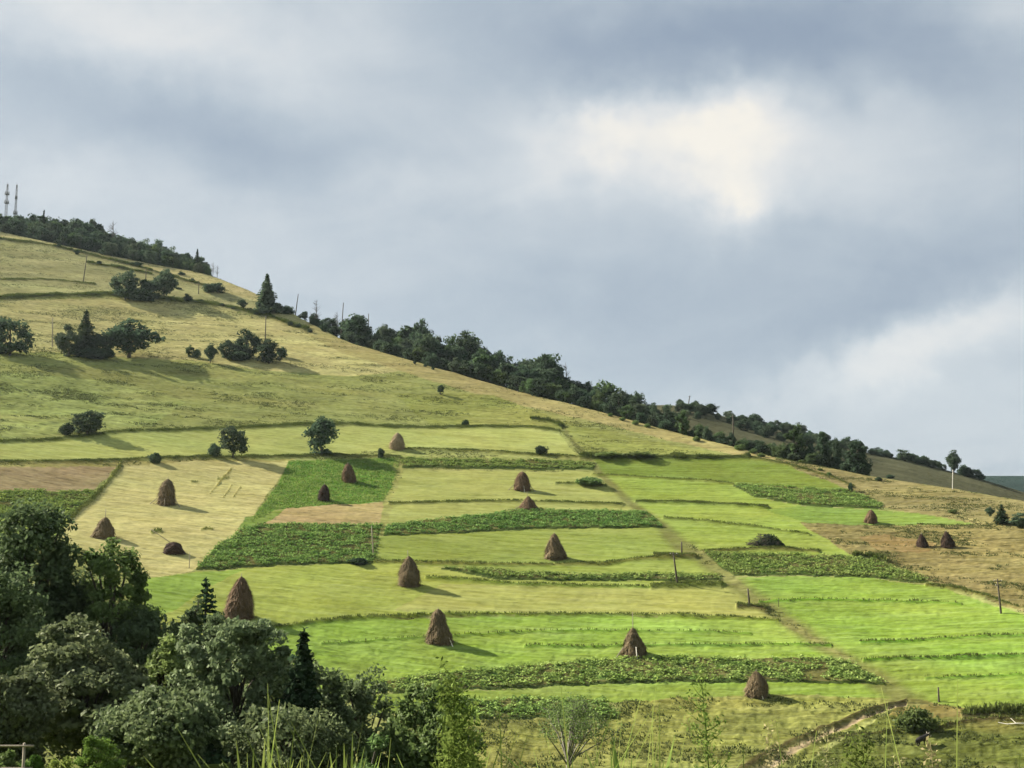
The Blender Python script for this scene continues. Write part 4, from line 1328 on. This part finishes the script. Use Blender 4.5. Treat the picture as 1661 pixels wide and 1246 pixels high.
ridge_pole(479, 6, 477, 'leaning pole against the sky, highest of the crest poles', leanpx=4, width=0.2)
ridge_pole(553, 8, 491, 'thin pole against the sky beside the spindly bare tree', leanpx=3, width=0.2)
ridge_pole(597, 20, 509, 'straight pole behind the first large tree of the crest belt', width=0.2)
ridge_pole(1190, 12, 673, 'tall dark pole above the scrub right of the crest belt', width=0.2, bars=1)
p2 = at_r(1116, 556, 660)
p2[2] = gz(p2[0], p2[1])
pole(1116, 0, 642, 'thin slanting pole on the skyline of the brown hill', pt=(p2, 556), leanpx=3, width=0.22, bars=1)
ridge_pole(1545, 0, 762, 'whitish concrete pole on the right-hand crest', mat=CONCRETE, width=0.1, leanpx=2)


def mast(px, top, label, wide, dishes):
    p, r, C = far_point(px, 66)
    p[2] = gz(p[0], p[1])
    h = top_h(p, r, top)
    t = thing('telecom_mast', label, 'mast', tuple(p))
    mb = MB()
    legs = [(-1, -1), (1, -1), (1, 1), (-1, 1)]
    n = 16
    for (sx, sy) in legs:
        mb.tube([(sx * wide, sy * wide, -0.5), (sx * wide * 0.45, sy * wide * 0.45, h * 0.97)], [0.09, 0.07], 5)
    for q in range(n):
        z0, z1 = h * 0.97 * q / n, h * 0.97 * (q + 1) / n
        w0, w1 = wide * (1 - 0.55 * q / n), wide * (1 - 0.55 * (q + 1) / n)
        for s_ in range(4):
            a, b = legs[s_], legs[(s_ + 1) % 4]
            mb.tube([(a[0] * w0, a[1] * w0, z0), (b[0] * w1, b[1] * w1, z1)], [0.035, 0.035], 4)
            mb.tube([(b[0] * w0, b[1] * w0, z0), (a[0] * w1, a[1] * w1, z1)], [0.035, 0.035], 4)
    obj('lattice_tower', mb.mesh('lattice_tower', STEEL), t)
    w = MB()
    w.tube([(0, 0, h * 0.9), (0, 0, h)], [0.1, 0.05], 5)
    obj('top_rod', w.mesh('top_rod', STEEL), t)
    for f, half in dishes:
        a_ = MB()
        a_.box((0, 0, h * f), (half * 1.1, half * 1.1, 0.12))
        pl = obj('platform', a_.mesh('platform', STEEL), t)
        for q in range(6):
            an = q * math.pi / 3
            b = MB()
            b.box((math.cos(an) * half * 1.1, math.sin(an) * half * 1.1, h * f + 0.8), (0.13, 0.13, 0.9))
            obj('antenna_panel', b.mesh('antenna_panel', STEEL), pl)


mast(8, 296, 'left telecom mast with two crowded antenna rings above the forest', 0.7, [(0.62, 1.0), (0.78, 1.0)])
mast(23, 297, 'slimmer right telecom mast with one low antenna ring above the forest', 0.6, [(0.45, 0.9), (0.72, 0.5)])


# ------------------------------------------------------------------ cow
def cow(px, py, rotz, label):
    p, r = spot(px, py, 0.02)
    t_loc = tuple(p)
    me = bpy.data.meshes.new('cow_body')
    V = [(0.0, 0, 1.02), (0.55, 0, 1.05), (-0.5, 0, 1.02), (-0.82, 0, 1.06), (0.85, 0, 1.18), (1.12, 0, 1.30), (1.38, 0, 1.16), (1.55, 0, 1.02)]
    rad = [(0.36, 0.36), (0.34, 0.36), (0.35, 0.34), (0.26, 0.26), (0.22, 0.24), (0.14, 0.16), (0.12, 0.12), (0.085, 0.085)]
    E = [(0, 1), (0, 2), (2, 3), (1, 4), (4, 5), (5, 6), (6, 7)]

    def chain(root, pts, rs):
        prev = root
        for q, s_ in zip(pts, rs):
            V.append(q)
            rad.append((s_, s_))
            E.append((prev, len(V) - 1))
            prev = len(V) - 1
    for sy in (-0.2, 0.2):
        st = 0.16 if sy < 0 else -0.1
        chain(1, [(0.58, sy, 0.74), (0.60 + st * 0.4, sy, 0.42), (0.58 + st, sy, 0.12), (0.62 + st, sy, 0.02)], [0.14, 0.075, 0.055, 0.065])
        chain(3, [(-0.74, sy, 0.78), (-0.66 - st * 0.3, sy, 0.56), (-0.86 - st, sy, 0.40), (-0.80 - st, sy, 0.10), (-0.76 - st, sy, 0.02)], [0.18, 0.10, 0.065, 0.055, 0.065])
    chain(3, [(-1.05, 0, 1.08), (-1.12, 0, 0.8), (-1.1, 0, 0.5)], [0.05, 0.03, 0.04])
    for sy in (-1, 1):
        chain(5, [(1.14, 0.15 * sy, 1.36), (1.12, 0.27 * sy, 1.33)], [0.05, 0.03])
    me.from_pydata([Vector(v) for v in V], E, [])
    o = bpy.data.objects.new('cow', me)
    COL.objects.link(o)
    md = o.modifiers.new('skin', 'SKIN')
    md.use_smooth_shade = True
    for q, v in enumerate(me.skin_vertices[0].data):
        v.radius = rad[q]
        v.use_root = (q == 0)
    sb = o.modifiers.new('sub', 'SUBSURF')
    sb.levels = sb.render_levels = 2
    dg = bpy.context.evaluated_depsgraph_get()
    me2 = bpy.data.meshes.new_from_object(o.evaluated_get(dg))
    o.modifiers.clear()
    o.data = me2
    me2.materials.clear()
    me2.materials.append(COAT)
    o.location = t_loc
    o.rotation_euler = (0, R_(-9), rotz)
    o['label'] = label
    o['category'] = 'cow'
    for sy in (-1, 1):
        h = MB()
        h.tube([(1.18, 0.09 * sy, 1.40), (1.2, 0.2 * sy, 1.5), (1.24, 0.22 * sy, 1.64)], [0.035, 0.028, 0.008], 6)
        obj('horn', h.mesh('horn', HORN, True), o)
    for sy in (-0.05, 0.05):
        e = MB()
        e.tube([(1.36, sy * 2.0, 1.22), (1.37, sy * 2.4, 1.225)], [0.02, 0.012], 6)
        obj('eye', e.mesh('eye', HORN, True), o)
    mz = MB()
    mz.tube([(1.5, 0, 1.05), (1.6, 0, 0.98), (1.645, 0, 0.95)], [0.1, 0.1, 0.06], 8)
    obj('muzzle', mz.mesh('muzzle', HORN, True), o)


cow(1497, 1209, R_(28), 'black cow walking up the rough grass at lower right')

# pale fallen branch lying on the bank at the right edge
p, r = spot(1642, 1175, -0.1)
mb = MB()
pts = [(-1.6, 0.6, 0.75), (-0.6, 0.2, 0.5), (0.6, 0, 0.28), (1.9, -0.2, 0.3)]
mb.tube([(a, b, gz(p[0] + a, p[1] + b) - p[2] + c * 0.5) for a, b, c in pts], [0.05, 0.09, 0.1, 0.11], 6)
for s0, e0 in (((-0.6, 0.2, 0.3), (-1.3, -0.3, 0.7)), ((0.5, 0, 0.2), (0.0, 0.5, 0.8))):
    mb.tube([s0, e0], [0.05, 0.015], 5)
o = obj('fallen_branch', mb.mesh('fallen_branch', PEELED, True), None, tuple(p))
o['label'] = 'pale fallen branch lying on the dark bank at the right edge'
o['category'] = 'branch'


# ------------------------------------------------------------------ trees on this side of the valley
def near_tree(px, r, top, wpx, label, seed, mat, leaves=16000, leaf=0.30, base=0.12, open_=0.0, kind='round', bark=BARK, wid=0.36, shape=1.0, py=1150, name='deciduous_tree', cat='tree', nclump=None):
    p = at_r(px, r, py)
    p[2] = gz(p[0], p[1]) - 0.1
    h = top_h(p, r, top)
    rx = wpx * r / FPX / 2
    t = thing(name, label, cat, tuple(p), None)
    if kind == 'spruce':
        a, b = spruce(seed, h, rx, 34, leaf, per=22)
    else:
        nc = nclump or 130
        a, b = broadleaf(seed, h, rx, nc, max(20, leaves // nc), leaf, base=base, mat=mat, open_=open_, wid=wid, bark=bark, shape=shape, limbs=34, bias=0.75)
    obj('trunk', a, t)
    obj('crown', b, t)
    return t


N = near_tree
N(50, 84, 828, 175, 'tall dark tree at the far left of the foreground grove', 401, TREE_NEAR, 40000, 0.36, base=0.02, wid=0.34, nclump=330)
N(-25, 76, 930, 150, 'dark tree half outside the left edge of the foreground grove', 402, TREE_NEAR, 18000, 0.34)
N(176, 83, 884, 168, 'open-crowned tree with upswept limbs behind the grey-green tree', 403, MID_NEAR, 22000, 0.32, base=0.1, open_=0.3, wid=0.26, shape=0.5, nclump=190)
N(215, 80, 990, 120, 'dark lower tree filling under the open-crowned tree', 404, TREE_NEAR, 11000, 0.32)
N(140, 66, 1008, 215, 'wide grey-green tree in the left foreground', 405, GREY_NEAR, 26000, 0.30, wid=0.24, nclump=190, open_=0.12)
N(20, 62, 1085, 120, 'grey-leaved tree at the bottom left edge', 406, GREY_NEAR, 11000, 0.25)
N(328, 92, 938, 235, 'narrow dark spruce beside the tall reddish haystack', 407, SPRUCE, kind='spruce', leaf=0.55, name='spruce_tree')
N(294, 88, 975, 66, 'small dark tree left of the narrow spruce', 408, TREE_NEAR, 7000, 0.30)
N(262, 74, 1035, 110, 'mid green tree between the grey-green tree and the spruce', 409, MID_NEAR, 9000, 0.28)
N(382, 66, 1003, 172, 'grey-green spreading tree under the tall reddish haystack', 410, GREY_NEAR, 26000, 0.30, base=0.08, wid=0.24, nclump=190, open_=0.12)
N(490, 62, 1020, 150, 'pointed dark spruce at the right of the grove', 411, SPRUCE, kind='spruce', leaf=0.55, name='spruce_tree')
N(452, 76, 1062, 130, 'dark tree in front of the pointed spruce', 412, TREE_NEAR, 12000, 0.28)
N(520, 72, 1085, 130, 'deep green tree between the spruce and the rounded end tree', 413, TREE_NEAR, 12000, 0.28)
N(585, 78, 1088, 100, 'rounded dark tree at the right end of the grove', 414, TREE_NEAR, 12000, 0.28)
N(250, 56, 1120, 190, 'shaded dark shrubby tree low in the grove', 415, TREE_NEAR, 14000, 0.25)
N(470, 56, 1150, 190, 'shaded dark shrub at the bottom of the grove', 416, TREE_NEAR, 12000, 0.25)
N(690, 62, 1120, 180, 'lighter green tree standing apart right of the grove', 417, MID_NEAR, 26000, 0.27, base=0.08, wid=0.26, nclump=200)
N(735, 66, 1150, 95, 'small dark tree overlapping the lighter green tree on its right', 418, TREE_NEAR, 7000, 0.24)
N(600, 52, 1200, 100, 'bright round shrub at the bottom centre left', 419, MID_NEAR, 6000, 0.2, base=0.0, name='shrub', cat='shrub', nclump=70)
N(163, 52, 1194, 72, 'small bright green round shrub at the bottom left', 420, TREE_BRIGHT, 6000, 0.15, base=0.0, name='shrub', cat='shrub', nclump=70)
N(60, 49, 1226, 42, 'little yellow-green shrub beside the rail fence post', 421, TREE_BRIGHT, 3000, 0.13, base=0.0, name='shrub', cat='shrub', nclump=50)
N(104, 50, 1228, 64, 'straggling yellowish shrub between the fence and the bright round shrub', 422, WEED, 3000, 0.14, base=0.0, name='shrub', cat='shrub', nclump=50)
N(12, 51, 1222, 60, 'green shrub behind the rail fence at the corner', 423, MID_NEAR, 4000, 0.15, base=0.0, name='shrub', cat='shrub', nclump=50)


def sparse_tree(px, r, top, label):
    """several pale stems from one fork, thin twigs, few leaves"""
    g = np.random.default_rng(5)
    p = at_r(px, r, 1240)
    p[2] = gz(p[0], p[1]) - 0.1
    h = top_h(p, r, top)
    zf = top_h(p, r, 1228)
    t = thing('sparse_tree', label, 'tree', tuple(p))
    mb = MB()
    mb.tube([(0, 0, -0.3), (0.05, 0, zf * 0.5), (0, 0, zf)], [0.26, 0.2, 0.17], 8)
    tips = []
    for q in range(24):
        a = g.uniform(0, 6.28)
        sp = g.uniform(0.25, 1.0)
        e = np.array([math.cos(a) * 5.4 * sp, math.sin(a) * 4.9 * sp, zf + (h - zf) * (1.02 - 0.55 * sp ** 1.6) * g.uniform(0.85, 1.05)])
        s0 = np.array([0, 0, zf * g.uniform(0.8, 1.0)])
        md = s0 * 0.45 + e * 0.55 + np.array([0, 0, (0.55 - sp) * 0.8]) - np.array([e[0], e[1], 0]) * 0.08
        mb.tube([s0, s0 * 0.6 + md * 0.4, md, (md + e) / 2 + g.normal(0, 0.12, 3), e], [0.10, 0.085, 0.065, 0.04, 0.015], 5)
        for w in range(10):
            f = g.uniform(0.35, 1.0)
            b = md * (1 - f) + e * f
            d = unit(np.array([g.normal(), g.normal(), g.normal() * 0.6 + 0.5])) * g.uniform(0.5, 1.3)
            mb.tube([b, b + d * 0.5 + g.normal(0, 0.06, 3), b + d], [0.026, 0.018, 0.008], 4)
            tips.append(b + d * g.uniform(0.4, 1.0))
    obj('trunk', mb.mesh('trunk', PALEBARK, True), t)
    tp = np.array(tips)
    c = np.repeat(tp, 18, 0) + g.normal(0, 0.32, (len(tp) * 18, 3))
    V, Q = leaf_cards(c, 0.23, None, 0, 0.55, g)
    obj('crown', mesh_np('crown', V, Q, MID_NEAR), t)


sparse_tree(921, 118, 1132, 'sparse tree of many pale stems at the bottom centre')


# ------------------------------------------------------------------ rail fence at the lower left
def rail_fence():
    p = at_r(38, 47, 1240)
    p[2] = gz(p[0], p[1])
    t = thing('rail_fence', 'grey wooden rail fence at the bottom left corner', 'fence', tuple(p))
    k = 47 / FPX
    h = top_h(p, 47, 1207)
    for dx, dy in ((-46, 1207), (0, 1207)):
        x = dx * k
        z0 = gz(p[0] + x, p[1]) - p[2]
        top = top_h(p, 47, dy)
        mb = MB()
        mb.tube([(x, 0, min(z0, top) - 0.6), (x, 0, top + 0.03)], [0.055, 0.05], 7)
        obj('fence_post', mb.mesh('fence_post', WOOD, True), t)
    for off in (0.0, -0.78):
        mb = MB()
        pts = [(-90, 1208), (-46, 1207), (0, 1207), (14, 1207)]
        mb.tube([(a * k, -0.06, top_h(p, 47, b) - 0.06 + off) for a, b in pts], 0.04, 6)
        obj('rail', mb.mesh('rail', WOOD, True), t)


rail_fence()


# ------------------------------------------------------------------ weeds and grass close to the viewer
def weed(px, r, top, label, seed, leafy=1.0, width=0.12, mat=WEED, stem=0.006, spread=0.15):
    g = np.random.default_rng(seed)
    p = at_r(px, r, 1200)
    p[2] = gz(p[0], p[1]) - 0.02
    h = top_h(p, r, top)
    t = thing('tall_weed', label, 'weed', tuple(p))
    mb = MB()
    bend = g.normal(0, 0.03, 2)
    zz = np.linspace(0, 1, 7)
    path = np.stack([bend[0] * zz ** 2 * h, bend[1] * zz ** 2 * h, zz * h], 1)
    mb.tube(path, np.linspace(stem * 1.6, stem * 0.5, 7), 6)
    tips = []
    for q in range(int(26 * leafy)):
        f = g.uniform(0.45, 1.0)
        b = np.array([np.interp(f, zz, path[:, c]) for c in range(3)])
        a = g.uniform(0, 6.28)
        l = spread * (1.25 - f) * g.uniform(0.6, 1.4) + 0.03
        e = b + np.array([math.cos(a) * l, math.sin(a) * l, l * g.uniform(0.5, 1.2)])
        mb.tube([b, b * 0.5 + e * 0.5 - [0, 0, 0.1 * l], e], [stem * 0.5, stem * 0.4, stem * 0.2], 4)
        for k in (0.35, 0.6, 0.8, 1.0):
            tips.append(b * (1 - k) + e * k)
    tips += [np.array([np.interp(f, zz, path[:, c]) for c in range(3)]) for f in np.linspace(0.25, 1.0, 110)]
    obj('stem', mb.mesh('stem', DRY if mat is DRY else BLADE, True), t)
    tp = np.array(tips)
    c = np.repeat(tp, 3, 0) + g.normal(0, 0.012, (len(tp) * 3, 3))
    V, Q = leaf_cards(c, width * 0.5, None, 0, 0.42, g)
    obj('leaf_spray', mesh_np('leaf_spray', V, Q, mat), t)


weed(1160, 4.0, 1108, 'tall slender weed standing at the bottom right of centre', 501, 2.2, 0.032, stem=0.003, spread=0.07)
weed(735, 4.2, 1098, 'bushy tall weed rising in front of the lighter green tree', 502, 2.4, 0.045, stem=0.003, spread=0.07)
weed(748, 4.4, 1150, 'second leafy weed close beside the bushy tall weed', 503, 2.6, 0.05, stem=0.003, spread=0.09)
weed(822, 4.6, 1168, 'thin brownish weed stalk left of the sparse tree', 504, 0.6, 0.03, DRY, 0.002, 0.05)
weed(1320, 4.2, 1186, 'thin pale grass stalk below the dirt track', 505, 0.25, 0.03, DRY, 0.0016, 0.03)
weed(1243, 4.2, 1190, 'thin pale stalk left of the dirt track', 506, 0.35, 0.03, DRY, 0.0016, 0.03)
weed(1523, 4.0, 1208, 'bent pale stalk in front of the cow pasture', 507, 0.2, 0.04, DRY, 0.0018, 0.06)
weed(1378, 4.4, 1205, 'leafy bright weed at the bottom under the track', 508, 2.0, 0.04, stem=0.003, spread=0.07)
weed(1462, 4.2, 1232, 'short pale stalk at the bottom right', 509, 0.3, 0.03, DRY, 0.0016, 0.03)


def reed(px, r, top, label, seed, n=9, spread=0.14, wide=0.016):
    """clump of long arching blades"""
    g = np.random.default_rng(seed)
    p = at_r(px, r, 1230)
    p[2] = gz(p[0], p[1]) - 0.02
    h = top_h(p, r, top)
    mb = MB()
    for q in range(n):
        a = g.uniform(0, 6.28)
        hh = h * g.uniform(0.94, 1.0) if q else h
        l = spread * g.uniform(0.3, 2.2)
        d = np.array([math.cos(a), math.sin(a) * 0.6, 0])
        s = np.linspace(0, 1, 9)
        path = d[None] * (0.02 + l * s ** 2.2)[:, None] + np.stack([0 * s, 0 * s, hh * (s - 0.04 * (l / spread) * s ** 4)], 1)
        wv = np.array([math.cos(a + 1.2), math.sin(a + 1.2), 0])[None] * (wide * 0.5 * (1 - s ** 7) + 0.0006)[:, None]
        V = np.stack([path - wv, path + wv], 1).reshape(-1, 3)
        i = np.arange(8)[:, None] * 2
        mb.add(V, i + np.array([[0, 1, 3, 2]]))
    o = obj('reed_clump', mb.mesh('reed_clump', BLADE, True), None, tuple(p))
    o['label'] = label
    o['category'] = 'grass clump'
    return o


reed(415, 4.0, 1188, 'arching grass clump at the bottom below the grey-green spreading tree', 601, 12, 0.2)
reed(475, 3.8, 1206, 'upright grass clump with one pale tip at the bottom left of centre', 602, 13, 0.16)
reed(540, 4.0, 1204, 'short loose grass clump next to the bright bottom shrub', 603, 12, 0.24)
reed(568, 4.1, 1184, 'tall single-bladed grass clump before the grove', 604, 5, 0.05)
reed(638, 4.2, 1208, 'small grass clump under the lighter green tree', 605, 9, 0.16)
reed(1032, 3.8, 1172, 'wide-bladed grass clump right of the sparse tree', 606, 11, 0.22, 0.022)
reed(1010, 3.9, 1198, 'short green grass clump at the foot of the wide-bladed one', 607, 9, 0.14, 0.018)
reed(925, 3.6, 1168, 'pale upright grass blade in front of the sparse tree', 608, 3, 0.05, 0.014)

# short grass on the near bank, mostly below the frame
m = (RR > 2.2) & (RR < 12) & (np.abs(AZ) < 0.6)
P = scatter(m.astype(float), count=3500)
mb = MB()
V, Q = blades(np.repeat(P, 3, 0) + rng.normal(0, 0.05, (len(P) * 3, 3)) * [1, 1, 0], 0.42, 0.014, 0.9)
mb.add(V, Q)
for lo, hi, cnt in ((-0.24, -0.09, 60), (0.02, 0.13, 45), (-0.06, 0.0, 14), (0.17, 0.4, 40)):
    a_ = rng.uniform(lo, hi, cnt)
    r_ = rng.uniform(3.4, 5.2, cnt)
    base = np.stack([r_ * np.sin(a_), r_ * np.cos(a_), 0 * r_], 1)
    base[:, 2] = [gz(q[0], q[1]) - 0.02 for q in base]
    need = -0.19 * r_ - base[:, 2]
    V, Q = blades(base, (need + rng.uniform(-0.02, 0.085, cnt)) / 0.9, 0.011, 0.5)
    mb.add(V, Q)
stuff(obj('bank_grass', mb.mesh('bank_grass', BLADE)), 'grass covering the bank at the viewer', 'grass')


# ------------------------------------------------------------------ thin air between the viewer and the far trees
mh = bpy.data.materials.new('haze')
mh.use_nodes = True
mh.node_tree.nodes.clear()
th = NT(mh.node_tree)
ho = th.n('ShaderNodeOutputMaterial')
pv = th.n('ShaderNodeVolumePrincipled', inp={'Color': (0.74, 0.9, 1.0, 1), 'Density': 0.00003, 'Anisotropy': 0.2})
mh.node_tree.links.new(pv.outputs[0], ho.inputs['Volume'])
hb = MB()
hb.box((0, 0, 100), (2150, 2150, 185))
o = obj('haze', hb.mesh('haze', mh))
stuff(o, 'thin blue-grey haze in the air over the whole valley', 'haze')
